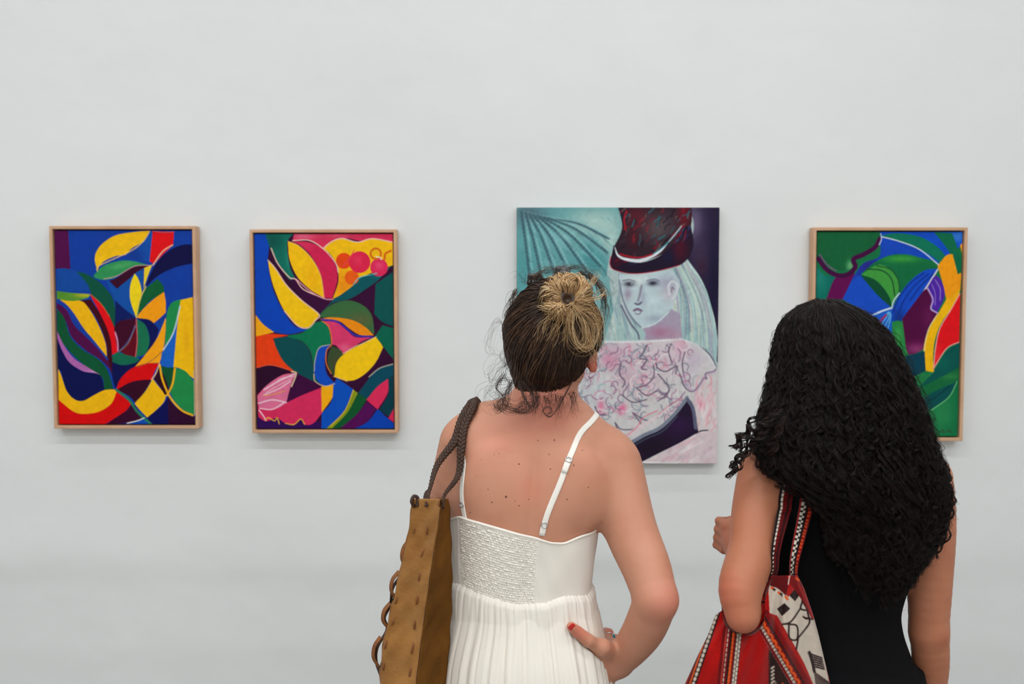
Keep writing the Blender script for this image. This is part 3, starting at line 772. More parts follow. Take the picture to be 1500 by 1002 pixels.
    # dark sash
    p((36, 22, 48), '455,902* 540,850 610,800 668,725* 695,780 710,855* 640,895 560,935 500,966* 480,935'); c.blob((58, 26, 78), 640, 830, 60, 40, .6); c.blob((24, 16, 24), 540, 910, 60, 30, .5)
    s((124, 132, 150), 13, '452,900 510,866 570,838 625,785 668,728'); s((70, 80, 98), 5, '462,910 520,878 580,850 632,796', alpha=.8); s((96, 100, 126), 12, '670,735 690,770 700,840', soft=2); s((50, 40, 60), 4, '700,860 720,850 745,848')
    p((216, 200, 206), '505,968* 570,935 640,897 712,858* 790,850* 790,990* 505,990*'); 
    for i in range(60):
        x, y = rs.uniform(530, 770), rs.uniform(860, 980); s([(226, 168, 180), (238, 232, 232), (200, 170, 190)][rs.randint(3)], rs.uniform(2, 5), cr(np.array([[x, y], [x - 18, y + 12], [x - 34, y + 26]]), 8), raw=True, alpha=.5, soft=2, clip=c.last)
    s((236, 236, 236), 5, '505,966 640,970 778,974')
    return c.result(6)

def framed(name, label, px0, px1, py0, py1, gx, gy, img, cuts):
    """box frame of oak with the stretched canvas set into it; pixel sizes are taken on the front plane"""
    Yf = WALL_Y - 0.052
    cx, cz = (W(px0, (py0+py1)/2, Yf)[0] + W(px1, (py0+py1)/2, Yf)[0]) / 2, (W(750, py0, Yf)[2] + W(750, py1, Yf)[2]) / 2
    w = (W(px1, 500, Yf)[0] - W(px0, 500, Yf)[0]) / 2; h = (W(750, py0, Yf)[2] - W(750, py1, Yf)[2]) / 2
    root = empty(name, (cx, WALL_Y - 0.002, cz)); tag(root, label, 'painting', 'framed abstract paintings in a row on the white wall')
    t = 0.011; Yb = WALL_Y - 0.003
    q = MB()
    # four mitred bars
    o = [(-w, h), (w, h), (w, -h), (-w, -h)]; i = [(-w+t, h-t), (w-t, h-t), (w-t, -h+t), (-w+t, -h+t)]
    V = []
    for (ring, Y) in ((o, Yf), (i, Yf), (i, Yb), (o, Yb)):
        V += [(cx + a, Y, cz + b) for a, b in ring]
    Fs = []
    for k in range(4):
        k2 = (k + 1) % 4
        for r in range(4):
            r2 = (r + 1) % 4
            Fs.append((r*4 + k, r2*4 + k, r2*4 + k2, r*4 + k2))
    q.add(V, Fs); fr = q.build('frame', m_oak, root); bevel(fr, 0.0018, 2)
    b = MB(); b.box((cx - w + t, Yb - 0.012, cz - h + t), (cx + w - t, Yb - 0.006, cz + h - t)); b.build('backing', m_gap, root)
    Yc = Yf + 0.008; g = 0.0045
    TL = (cx - w + t + g, Yc, cz + h - t - g); TR = (cx + w - t - g, Yc, cz + h - t - g); BL = (cx - w + t + g, Yc, cz - h + t + g)
    cv = canvas_mesh('canvas', img, TL, TR, BL, 0.022, m_paint, root)
    return root
framed('framed_painting', 'framed abstract canvas with a navy arch and purple corner, farthest from the two women', 75.5, 288.5, 331, 628, 0, 0, paint_abstract_one(), None)
framed('framed_painting', 'framed abstract canvas with pink petals, yellow leaves and round red berries', 367.5, 582, 336, 634.5, 0, 0, paint_abstract_two(), None)
framed('framed_painting', 'framed abstract canvas in green, blue and maroon behind the black curly hair', 1189, 1414, 333, 646, 0, 0, paint_abstract_three(), None)

def portrait():
    Yf = WALL_Y - 0.036
    TL = W(757, 304, Yf); TR = W(1054, 304, Yf); BL = W(757, 679, Yf)
    w = (TR[0] - TL[0]); x0 = TL[0]; x1 = TR[0]; z1 = TL[2]; z0 = BL[2]
    root = empty('portrait_painting', ((x0+x1)/2, WALL_Y - 0.002, (z0+z1)/2))
    tag(root, 'large unframed canvas of a pale long haired sitter in a dark hat', 'painting')
    canvas_mesh('canvas', paint_portrait(), (x0, Yf, z1), (x1, Yf, z1), (x0, Yf, z0), 0.030, m_paint, root)
    q = MB(); t = 0.035
    for a, b in (((x0+.004, z0+.004), (x1-.004, z0+t)), ((x0+.004, z1-t), (x1-.004, z1-.004)), ((x0+.004, z0+t), (x0+t, z1-t)), ((x1-t, z0+t), (x1-.004, z1-t))):
        q.box((a[0], Yf + .004, a[1]), (b[0], WALL_Y - 0.0035, b[1]))
    q.build('stretcher', m_oak, root)
portrait()

# ---------------------------------------------------------------- shared parts of the two visitors
def rot(yaw, lean, pitch):
    """columns: her right, forward, up. yaw>0 turns the face to her right, lean>0 tips the crown to her right, pitch>0 looks up"""
    cy, sy = math.cos(-yaw), math.sin(-yaw)
    Rz = np.array([[cy, -sy, 0], [sy, cy, 0], [0, 0, 1]])
    cp, sp = math.cos(pitch), math.sin(pitch)
    Rx = np.array([[1, 0, 0], [0, cp, -sp], [0, sp, cp]])
    cl, sl = math.cos(lean), math.sin(lean)
    Ry = np.array([[cl, 0, sl], [0, 1, 0], [-sl, 0, cl]])
    return Ry @ Rz @ Rx

def head_prims(c, R, s=1.0):
    c = np.array(c)
    P = lambda x, y, z: c + R @ (np.array((x, y, z)) * s)
    E = lambda x, y, z, a, b, d, k=.01, **kw: ell(P(x, y, z), np.array((a, b, d)) * s, k * s, R, tagn='head', **kw)
    K = lambda a, b, ra, rb, k: cone(P(*a), P(*b), ra * s, rb * s, k * s, 'head')
    out = [E(0, -.004, .025, .074, .094, .088, .02), E(0, .03, -.02, .064, .062, .075, .03),
           K((0, .03, -.06), (0, .062, -.092), .050, .026, .03), K((-.048, .0, -.065), (-.012, .06, -.092), .02, .018, .02), K((.048, .0, -.065), (.012, .06, -.092), .02, .018, .02),
           K((-.03, .076, .022), (.03, .076, .022), .012, .012, .015),
           K((0, .086, .012), (0, .104, -.026), .0065, .0095, .012), E(-.0105, .097, -.029, .007, .009, .006, .006), E(.0105, .097, -.029, .007, .009, .006, .006),
           E(-.042, .06, -.028, .022, .02, .02, .02), E(.042, .06, -.028, .022, .02, .02, .02)]
    for sx in (-1, 1):
        out.append(E(sx * .031, .094, .003, .017, .014, .010, .012, sub=True))
        out.append(E(sx * .031, .077, .003, .0135, .0125, .012, .004))
    out += [E(0, .094, -.0515, .020, .009, .0048, .004), E(0, .093, -.0595, .018, .010, .0058, .003), E(0, .082, -.09, .016, .014, .012, .012)]
    for sx in (-1, 1):
        a = ell(P(sx * .078, -.012, -.012), np.array((.008, .018, .031)) * s, .006, R, tagn='head'); out.append(a)
        out.append(E(sx * .079, -.006, -.040, .0065, .009, .010, .004))
        out.append(E(sx * .087, -.008, -.008, .006, .009, .018, .004, sub=True))
    return out
def head_extras(c, R, parent, s=1.0):
    c = np.array(c)
    for sx in (-1, 1):
        V, Fq = surface(lambda P: pdist(ell(c + R @ np.array((sx * .031, .080, .003)) * s, np.array((.0115, .0115, .0115)) * s), P), c - .2, c + .2, .0035, 8) if False else uvs(c + R @ np.array((sx * .031, .0795, .003)) * s, .0112 * s)
        mesh_obj('eye', V, Fq, m_eye, parent)
def uvs(c, r, n=16, R=None, sc=(1, 1, 1)):
    V = [c + np.array((0, 0, r)) * 0]
    V = []
    for i in range(n + 1):
        th = math.pi * i / n
        for j in range(2 * n):
            ph = math.pi * j / n
            V.append((math.sin(th) * math.cos(ph), math.sin(th) * math.sin(ph), math.cos(th)))
    V = np.array(V) * np.array(sc) * r
    if R is not None: V = V @ R.T
    Fs = []
    for i in range(n):
        for j in range(2 * n):
            a = i * 2 * n + j; b = i * 2 * n + (j + 1) % (2 * n)
            Fs.append((a, a + 2 * n, b + 2 * n, b))
    return V + c, np.array(Fs)

def hand_prims(joints, s=1.0, wrist=None, kk=.008):
    """joints: dict finger -> list of 4-5 world points from knuckle root to tip; palm: list of points/radii"""
    out = []
    for f, pts in joints.items():
        r = {'thumb': (.013, .0125, .0108, .0092), 'index': (.0092, .0088, .0078, .0066), 'middle': (.0094, .009, .008, .0068),
             'ring': (.009, .0085, .0076, .0064), 'little': (.008, .0074, .0066, .0056)}[f]
        pts = [np.array(p) for p in pts]
        for i in range(len(pts) - 1):
            out.append(cone(pts[i], pts[i + 1], r[i] * s, r[min(i + 1, 3)] * s, .003 if i else kk, 'hand'))
    return out

def make_skin(name, base, moles, red, dark=None):
    m = mat(name, base, 0.48, spec=0.32, sss=0.12, bump=(260, 0.10, 0.0012))
    nt = m.node_tree; N = nt.nodes; K = nt.links; b = N['Principled BSDF']
    g = N.new('ShaderNodeNewGeometry')
    col = None
    n = N.new('ShaderNodeTexNoise'); n.inputs['Scale'].default_value = 13; n.inputs['Detail'].default_value = 4
    K.new(g.outputs['Position'], n.inputs['Vector'])
    r = N.new('ShaderNodeMapRange'); r.inputs[1].default_value = .38; r.inputs[2].default_value = .68; K.new(n.outputs['Fac'], r.inputs[0])
    x = N.new('ShaderNodeMix'); x.data_type = 'RGBA'; x.inputs[6].default_value = L4(base); x.inputs[7].default_value = L4(red[0])
    mm = N.new('ShaderNodeMath'); mm.operation = 'MULTIPLY'; mm.inputs[1].default_value = red[1]; K.new(r.outputs[0], mm.inputs[0]); K.new(mm.outputs[0], x.inputs[0])
    col = x.outputs[2]
    def spot(col, p, rad, c, soft, amt=1.0):
        d = N.new('ShaderNodeVectorMath'); d.operation = 'DISTANCE'; K.new(g.outputs['Position'], d.inputs[0]); d.inputs[1].default_value = tuple(float(q) for q in p)
        q = N.new('ShaderNodeMapRange'); q.interpolation_type = 'SMOOTHSTEP'; q.inputs[1].default_value = rad * (1 - soft); q.inputs[2].default_value = rad; q.inputs[3].default_value = amt; q.inputs[4].default_value = 0
        K.new(d.outputs['Value'], q.inputs[0])
        y = N.new('ShaderNodeMix'); y.data_type = 'RGBA'; K.new(q.outputs[0], y.inputs[0]); K.new(col, y.inputs[6]); y.inputs[7].default_value = L4(c)
        return y.outputs[2]
    for p, rad, c, amt in red[2]: col = spot(col, p, rad, c, 1.0, amt)
    for p, rad in moles: col = spot(col, p, rad, (112, 62, 44), .5)
    K.new(col, b.inputs['Base Color'])
    return m
m_eye = mat('eye_white', (232, 228, 222), 0.2)

def ray_surface(fn, origin, dirs, rmax=.4, steps=26):
    """distance from origin along dirs to the zero of fn (inside at the origin)"""
    o = np.asarray(origin, float); n = len(dirs)
    lo = np.zeros(n); hi = np.full(n, rmax)
    # march outwards to find the first outside sample, then bisect
    ts = np.linspace(0.02, rmax, 20); first = np.full(n, rmax); found = np.zeros(n, bool)
    for t in ts:
        d = fn(o + dirs * t); m = (d > 0) & ~found; first[m] = t; found |= m
    hi = first; lo = np.maximum(first - rmax / 18, 0)
    for _ in range(12):
        mid = (lo + hi) / 2; ins = fn(o + dirs * mid[:, None]) < 0
        lo = np.where(ins, mid, lo); hi = np.where(ins, hi, mid)
    return (lo + hi) / 2
def snap(fn, P, off=0.0, it=8):
    """moves points to distance off from the surface of fn, along its gradient"""
    P = np.array(P, float)
    for _ in range(it):
        g = grad(fn, P); P = P - (fn(P) - off)[:, None] * nrm(g) * .9
    return P, nrm(grad(fn, P))
def push_out(fn, P, clear, it=14, step=.006):
    # moves the points that are closer than clear to the surface fn outwards, and evens the path
    P = np.array(P, float)
    for _ in range(it):
        d = fn(P); m = d < clear
        if not m.any(): break
        P[m] = P[m] + nrm(grad(fn, P[m])) * np.minimum(clear - d[m], step)[:, None]
    return P
def legs(cx, cy, hipz, spread, dx=0.0, ty=0.0, hr_=.088):
    out = []
    for s in (-1, 1):
        out += chain([(cx + s * spread, cy, hipz), (cx + s * spread * .95, cy + .01, .49), (cx + s * spread * .9, cy - .01, .30), (cx + s * spread * .9, cy - .01, .085)], [hr_, .057, .054, .037], .02, tagn='leg')
        ax = cx + s * spread * .9
        out += [cone((ax, cy - .025, .040), (ax + s * .02, cy + .15, .030), .034, .030, .02, 'leg'), cone((ax, cy - .01, .10), (ax + s * .01, cy + .08, .045), .036, .03, .03, 'leg')]
        for t in range(5):
            out.append(cone((ax + s * .02 + (t - 2) * .015, cy + .15, .027), (ax + s * .026 + (t - 2) * .016, cy + .185 - abs(t - (1 if s > 0 else 3)) * .006, .020), .012, .009, .004, 'leg'))
    return out
def sandals(parent, cx, cy, spread, m, soles):
    for s in (-1, 1):
        ax = cx + s * spread * .9
        t = np.linspace(0, 2 * math.pi, 40, endpoint=False)
        X = ax + s * .012 + .042 * np.cos(t) * (1 + .12 * np.sin(t)); Y = cy + .067 + .142 * np.sin(t)
        V = np.concatenate([np.stack([X, Y, np.full(40, z)], 1) for z in (0.0015, .012)])
        Fs = [tuple(range(40))[::-1], tuple(range(40, 80))] + [(i, (i + 1) % 40, 40 + (i + 1) % 40, 40 + i) for i in range(40)]
        o = mesh_obj('sandal', V, Fs, soles, parent, smooth=False); bevel(o, .002)

# ---------------------------------------------------------------- the woman in the white sundress
B1 = BODY_Y
def q1(px, py, Y=B1): return W(px, py, Y)
R1 = rot(math.radians(22), math.radians(9), math.radians(8))
H1 = q1(812, 492, B1 + .03)
def row(xl, xr, py, b, dy=0.0, Y=B1):
    a = W(xl, py, Y); c = W(xr, py, Y); return (a[2], (a[0] + c[0]) / 2, Y + dy, (c[0] - a[0]) / 2, b)
torso1 = [loft([row(716, 852, 600, .044, .004), row(694, 868, 618, .056, .002), row(680, 878, 636, .067, .0), row(668, 888, 656, .079), row(660, 895, 690, .093), row(656, 886, 730, .104), row(657, 874, 765, .104), row(659, 868, 810, .098), row(661, 862, 862, .092),
                row(657, 872, 900, .100, .0), row(652, 880, 950, .116, -.004), row(650, 888, 1002, .124, -.006), row(645, 894, 1060, .120, -.004), row(650, 890, 1130, .10)], 2.35, .02, 'torso'),
          cone(q1(806, 560, B1 + .02), q1(792, 618, B1 + .0), .045, .050, .04, 'torso'),
          cone(q1(800, 604, B1 + .01), q1(884, 654, B1), .034, .040, .06, 'torso'), cone(q1(782, 612, B1 + .01), q1(694, 632, B1), .038, .040, .06, 'torso'),
          ell(q1(718, 710, B1 - .070), (.050, .022, .070), .03, rot(0, math.radians(10), 0), tagn='torso'), ell(q1(850, 716, B1 - .068), (.050, .026, .072), .03, rot(0, math.radians(-14), 0), tagn='torso'),
          ell(q1(728, 735, B1 + .085), (.056, .05, .055), .03, tagn='torso'), ell(q1(812, 735, B1 + .085), (.056, .05, .055), .03, tagn='torso')]
def spine1(P, d):
    # the furrow of the spine and the hollow beside the right shoulder blade
    zt, zb = 1.33, 0.95
    t = np.clip((P[:, 2] - zb) / (zt - zb), 0, 1); xs = 0.018 + t * 0.030
    w = np.exp(-((P[:, 0] - xs) / .013) ** 2) * np.clip((zt - P[:, 2]) / .08, 0, 1) * np.clip((P[:, 2] - zb) / .1, 0, 1) * (P[:, 1] < B1)
    return d + .0055 * w
arm_r = chain([q1(900, 680, B1), q1(922, 770, B1 - .04), q1(946, 830, B1 - .08), q1(961, 878, B1 - .115)], [.0540, .0510, .0465, .0405], .010, tagn='arm', k0=.032)
arm_r += chain([q1(961, 878, B1 - .115), q1(944, 920, B1 - .075), q1(922, 952, B1 - .035), q1(902, 973, B1 - .005)], [.0405, .0395, .0335, .0270], .010, tagn='arm')
arm_l = chain([q1(679, 650, B1), q1(663, 720, B1 + .03), q1(656, 790, B1 + .08), q1(650, 850, B1 + .13)], [.047, .046, .041, .037], .010, tagn='arm', k0=.030)
arm_l += chain([q1(650, 850, B1 + .13), q1(672, 850, B1 + .22), q1(712, 840, B1 + .29)], [.037, .034, .025], .012, tagn='arm')
palm1 = [cone(q1(900, 972, B1 - .005), q1(888, 958, B1 + .0), .026, .024, .015, 'hand'),
         cone(q1(892, 962, B1 - .01), q1(866, 948, B1 - .062), .020, .0170, .015, 'hand'),
         cone(q1(893, 958, B1), q1(890, 940, B1 + .035), .021, .014, .015, 'hand'), cone(q1(900, 962, B1 + .01), q1(897, 950, B1 + .055), .019, .013, .015, 'hand')]
fing1 = {'thumb': [q1(868, 950, B1 - .060), q1(856, 938, B1 - .082), q1(846, 926, B1 - .096), q1(837, 918, B1 - .106)],
         'index': [q1(889, 942, B1 + .025), q1(892, 927, B1 + .050), q1(888, 925, B1 + .082), q1(877, 930, B1 + .105)],
         'middle': [q1(896, 944, B1 + .040), q1(900, 935, B1 + .070), q1(892, 937, B1 + .100), q1(878, 942, B1 + .118)],
         'ring': [q1(899, 952, B1 + .050), q1(902, 948, B1 + .078), q1(894, 950, B1 + .106), q1(880, 955, B1 + .122)],
         'little': [q1(900, 962, B1 + .055), q1(901, 962, B1 + .080), q1(893, 965, B1 + .104), q1(882, 969, B1 + .118)]}
def clear(p, r):
    p = np.array(p, float)
    for _ in range(6):
        d = sdf(torso1, p[None])[0]
        if d < r: p = p + nrm(grad(lambda P: sdf(torso1, P), p[None]))[0] * (r - d)
    return p
for f_, rr_ in (('thumb', .018), ('index', .019), ('middle', .019), ('ring', .018), ('little', .017)):
    fing1[f_] = [clear(p, rr_) for p in fing1[f_]]
for c_ in palm1: c_['a'] = clear(c_['a'], c_['ra'] + .006); c_['b'] = clear(c_['b'], c_['rb'] + .006)
hl = q1(716, 839, B1 + .295)
def rel(o, *pts): return [np.array(o) + np.array(p) for p in pts]
fing1b = hand_prims({'thumb': rel(hl, (.01, .0, .018), (.035, .012, .030), (.055, .018, .028)), 'index': rel(hl, (.055, .012, .02), (.09, .015, .02), (.105, .005, .004), (.095, -.003, -.008)),
          'middle': rel(hl, (.058, .012, .002), (.094, .014, .0), (.107, .004, -.014), (.097, -.004, -.024)), 'ring': rel(hl, (.055, .01, -.015), (.088, .01, -.02), (.099, .002, -.032), (.09, -.005, -.04)),
          'little': rel(hl, (.05, .007, -.03), (.075, .006, -.037), (.084, .0, -.047), (.077, -.006, -.053))})
palm1b = [cone(hl, hl + (.05, .01, .012), .022, .016, .012, 'hand'), cone(hl, hl + (.048, .008, -.02), .022, .015, .012, 'hand')]
# second visitor-like head, neck
neck1 = [cone(H1 + R1 @ np.array((0, -.018, -.045)), q1(795, 612, B1 + .01), .047, .046, .04, 'torso')]
cxl = q1(772, 1002)[0]
prims1 = torso1 + neck1 + head_prims(H1, R1) + [ell(H1 + R1 @ np.array((.089, -.012, -.030)), (.008, .014, .024), .008, R1, tagn='head'), ell(H1 + R1 @ np.array((.092, -.012, -.046)), (.0075, .009, .011), .005, R1, tagn='head')] + arm_r + arm_l + palm1 + hand_prims(fing1) + palm1b + fing1b + legs(cxl, B1, .86, .085)
fn1 = lambda P: sdf(prims1, P, spine1)
ft1 = lambda P: sdf(torso1, P, spine1)
mole = lambda px, py, r=.0022, off=.0: (snap(ft1, [q1(px, py, B1 - .13)], 0)[0][0], r)
moles1 = [mole(x, y, r) for x, y, r in ((740.5, 730, .0030), (765, 677, .0022), (814, 635, .0022), (789, 640, .0016), (802, 660, .0016), (804, 685, .0018), (717, 739, .0020), (762, 743, .0018), (780, 733, .0015), (843, 680, .0020), (868, 643, .0018), (869, 718, .0016), (833, 736, .0018), (722, 663, .0012), (731, 661, .0012), (675, 760, .0018), (711, 720, .0015), (755, 736, .0012), (697, 672, .001), (690, 700, .001))]
red1 = [(q1(984, 885, B1 - .15), .075, (204, 112, 98), .45), (q1(800, 590, B1 - .05), .10, (204, 104, 90), .55), (q1(845, 925, B1 - .1), .035, (214, 110, 92), .6), (q1(895, 925, B1 + .05), .035, (222, 120, 104), .5),
        (q1(735, 640, B1 - .09), .11, (216, 136, 116), .4), (q1(866, 534, B1 + .0), .035, (214, 70, 58), .9), (q1(775, 715, B1 - .11), .05, (212, 120, 98), .35)]
m_skin1 = make_skin('fair_freckled_skin', (200, 143, 118), moles1, ((188, 127, 99), .55, red1))
P1 = empty('woman', (cxl, B1, 0))
tag(P1, 'woman in a white strappy sundress with a messy blond bun, hand on hip', 'person')
V, Fq = surface(fn1, (-.20, 1.62, 0.0), (.38, 2.36, 1.72), .0036)
body1 = mesh_obj('body', V, Fq, m_skin1, P1)
head_extras(H1, R1, body1)
m_nail = mat('red_nail_polish', (196, 12, 18), 0.15, coat=.6)
def nail(pos, ax, nor, w, l, m, parent, th=.0011):
    ax = np.array(ax) / np.linalg.norm(ax); nor = np.array(nor, float); nor -= ax * (nor @ ax); nor /= np.linalg.norm(nor); side = np.cross(ax, nor)
    Rn = np.stack([side, ax, nor], 1)
    V, Fq = uvs(np.array(pos), 1.0, 14, Rn, (w, l, th))
    # superellipse outline and a cross curve
    q = (V - pos) @ Rn; q[:, 0] = np.sign(q[:, 0]) * w * (np.abs(q[:, 0]) / w) ** .8; q[:, 1] = np.sign(q[:, 1]) * l * (np.abs(q[:, 1]) / l) ** .8
    q[:, 2] -= 35 * q[:, 0] ** 2
    mesh_obj('nail_polish', pos + q @ Rn.T, Fq, m, parent)
tp = np.array(fing1['thumb'][3]); tb = np.array(fing1['thumb'][2])
nd = nrm(np.array((0.0, -1.0, .25)))
nail(tp + (tb - tp) * .10 + nd * .0088, tp - tb, nd, .0072, .0088, m_nail, body1, .0016)

# --- dress
m_cotton = mat('white_cotton', (238, 233, 224), 0.85, spec=.2, sheen=.15, bump=(420, 0.25, 0.0008))
def wrap(fn, cxf, cyf, phis, Z, off, parent_fn=None):
    """radii of fn around the moving axis (cxf(z), cyf(z)) for every phi at heights Z (grid)"""
    o = np.stack([cxf(Z.ravel()), cyf(Z.ravel()), Z.ravel()], 1)
    d = np.stack([np.cos(phis.ravel()), np.sin(phis.ravel()), np.zeros(phis.size)], 1)
    r = ray_surface(fn, o, d, .34) + off
    return (o + d * r[:, None]), r.reshape(Z.shape), o, d
Lf = torso1[0]
cx1 = lambda z: np.interp(z, Lf['z'], Lf['A'][:, 0]); cy1 = lambda z: np.interp(z, Lf['z'], Lf['A'][:, 1]) 
# phi: -90 deg points at the camera
def zof(px, py, Y=B1 - .09): return W(px, py, Y)[2]
top_pts = [(-180, zof(650, 752, B1)), (-165, zof(652, 755, B1)), (-150, zof(656, 758)), (-135, zof(660, 762)), (-120, zof(690, 768)), (-100, zof(740, 776)), (-85, zof(775, 782)), (-75, zof(797, 785)), (-62, zof(815, 792)), (-50, zof(836, 794)), (-35, zof(856, 785)), (-20, zof(870, 768, B1)), (-5, zof(874, 752, B1)),
           (15, zof(870, 735, B1)), (40, zof(850, 715, B1)), (65, zof(820, 690, B1 + .1)), (90, zof(775, 712, B1 + .1)), (115, zof(730, 690, B1 + .1)), (140, zof(700, 715, B1)), (160, zof(665, 738, B1)), (180, zof(650, 752, B1))]
seam_pts = [(-180, zof(655, 850, B1)), (-150, zof(662, 862)), (-130, zof(680, 871)), (-110, zof(710, 880)), (-90, zof(765, 884)), (-65, zof(820, 884)), (-45, zof(845, 876)), (-20, zof(862, 862, B1)), (0, zof(864, 855, B1)), (90, zof(764, 850, B1 + .1)), (180, zof(655, 850, B1))]
ip = lambda tab, ph: np.interp(ph, [t[0] for t in tab], [t[1] for t in tab])
body_no_arm = lambda P: sdf(torso1, P, spine1)
rs = np.random.RandomState(21)
def bodice():
    nphi, nv = 620, 130
    ph = np.linspace(-180, 180, nphi + 1)[:-1]; v = np.linspace(0, 1, nv)
    PH, Vv = np.meshgrid(ph, v, indexing='ij')
    zt = ip(top_pts, ph); ker = np.hanning(21); ker /= ker.sum(); zt = np.convolve(np.concatenate([zt[-10:], zt, zt[:10]]), ker, 'valid')
    zs = ip(seam_pts, ph)
    Z = zt[:, None] * (1 - Vv) + zs[:, None] * Vv
    off = np.full(Z.shape, .0045)
    # elasticated shirring across the back: rows of small puckers
    sm = np.clip((PH + 150) / 3, 0, 1) * np.clip((-74 - PH) / 3, 0, 1)
    rows = 30; rowi = np.floor(Vv * rows); cell = PH / 1.0 + rs.rand(rows + 1)[np.minimum(rowi, rows).astype(int)] * 6.28
    jit = np.interp(PH.ravel() * 3 + rowi.ravel() * 37, np.arange(-700, 1500), rs.rand(2200)).reshape(PH.shape)
    pk = (0.5 + .5 * np.sin(cell * 2.4 + 5 * jit)) * (np.sin(np.pi * (Vv * rows % 1)) ** .7) * (.5 + jit)
    off = off + sm * (.0030 * pk - .0006) * np.clip((Vv - .035) * 40, 0, 1)
    # soft drag lines in the plain side panels
    off = off + (1 - sm) * (.0006 * np.sin(PH / 7 + Vv * 5) + .0005 * np.sin(PH / 3.1 - Vv * 9)) 
    off = off + .0018 * np.exp(-((Vv - .02) / .018) ** 2)          # rolled top hem
    off = off + .0012 * (np.exp(-((PH + 151) / .8) ** 2) + np.exp(-((PH + 73) / .8) ** 2)) # panel seams
    P, r, o, d = wrap(body_no_arm, cx1, cy1, np.radians(PH), Z, 0)
    # smooth the radius, then add cloth thickness
    k = np.hanning(17); k /= k.sum(); rp = np.pad(r, ((8, 8), (0, 0)), mode='wrap'); r = np.apply_along_axis(lambda c: np.convolve(c, k, 'valid'), 0, rp)
    Po = (o + d * (r + off).ravel()[:, None]).reshape(nphi, nv, 3)
    Pi = (o + d * (r + .0015).ravel()[:, None]).reshape(nphi, nv, 3)
    V = np.concatenate([Po.reshape(-1, 3), Pi[:, :2].reshape(-1, 3)])
    idx = np.arange(nphi * nv).reshape(nphi, nv); nx = np.roll(idx, -1, 0)
    F1 = np.stack([idx[:, :-1], idx[:, 1:], nx[:, 1:], nx[:, :-1]], -1).reshape(-1, 4)
    ii = len(Po.reshape(-1, 3)) + np.arange(nphi * 2).reshape(nphi, 2); ni = np.roll(ii, -1, 0)
    F2 = np.stack([idx[:, 0], nx[:, 0], ni[:, 0], ii[:, 0]], -1); F3 = np.stack([ii[:, 0], ni[:, 0], ni[:, 1], ii[:, 1]], -1)
    return V, np.vstack([F1, F2, F3]), ph, zs, (r + off)[:, -1]
V, Fq, ph_b, zs_b, r_seam = bodice()
dress = mesh_obj('dress', V, Fq, m_cotton, P1)
def skirt():
    nphi, nv = 900, 150
    ph = np.linspace(-180, 180, nphi + 1)[:-1]; v = np.linspace(0, 1, nv) ** 1.6
    zs = np.interp(ph, ph_b, zs_b) + .003; zb = .30
    Z = zs[:, None] * (1 - v) + zb * v; PH = np.repeat(ph[:, None], nv, 1)
    P, r, o, d = wrap(body_no_arm, cx1, cy1, np.radians(PH), np.maximum(Z, .72), 0)
    k = np.hanning(31); k /= k.sum(); rp = np.pad(r, ((15, 15), (0, 0)), mode='wrap'); r = np.apply_along_axis(lambda c: np.convolve(c, k, 'valid'), 0, rp)
    r = np.maximum.accumulate(r, axis=1)
    r = np.maximum(r, (np.interp(ph, ph_b, r_seam))[:, None] + .001)
    D = (zs[:, None] - Z)
    r = r + np.clip(D, 0, 1) * .05
    # gathers: irregular pleats, tight at the seam and widening below
    def noise1(f, seed, jit=0.0):
        q = np.random.RandomState(seed); n = int(f); c = q.rand(n); x = (PH + 180) / 360 * n + jit
        i = np.floor(x).astype(int) % n; t = x - np.floor(x); t = t * t * (3 - 2 * t)
        return c[i] * (1 - t) + c[(i + 1) % n] * t
    fine = noise1(220, 1, 2.0 * D); mid = noise1(96, 2, 1.5 * D + .6 * np.sin(D * 9)); big = noise1(44, 3, 1.2 * D)
    a0 = np.exp(-D / .05); a1 = 1 - np.exp(-D / .05); 
    amp = .0030 * a0 * (fine - .5) + (.005 * np.exp(-D / .10) + .0035) * a1 * (np.abs(mid * 2 - 1) ** .8) + .018 * np.clip(D / .22, 0, 1.6) * (np.abs(big * 2 - 1) ** 1.1 - .3) * .75
    puff = .003 * np.clip(D / .012, 0, 1) * np.exp(-D / .15)
    r = r + .0015 + puff + amp - .0035 * np.exp(-D / .004)
    Po = (o * [1, 1, 0] + [0, 0, 0]) + d * r.ravel()[:, None]; Po[:, 2] = Z.ravel()
    idx = np.arange(nphi * nv).reshape(nphi, nv); nx = np.roll(idx, -1, 0)
    Fq = np.stack([idx[:, :-1], idx[:, 1:], nx[:, 1:], nx[:, :-1]], -1).reshape(-1, 4)
    return Po, Fq
V, Fq = skirt()
# the thumb and palm press the cloth in at the hip
fh = lambda P: sdf(palm1 + hand_prims(fing1) + arm_r[-6:], P)
dh = fh(V); g = None
m_ = dh < .004
c0 = np.array([cx1(V[m_, 2]), cy1(V[m_, 2]), V[m_, 2]]).T
for _ in range(30):
    q = V[m_]; dd = fh(q); inward = nrm((c0 - q) * [1, 1, 0]); V[m_] = q + inward * np.clip(.003 - dd, 0, .004)[:, None]
sk = mesh_obj('skirt', V, Fq, m_cotton, dress)
so = sk.modifiers.new('cloth', 'SOLIDIFY'); so.thickness = .0012; so.offset = -1
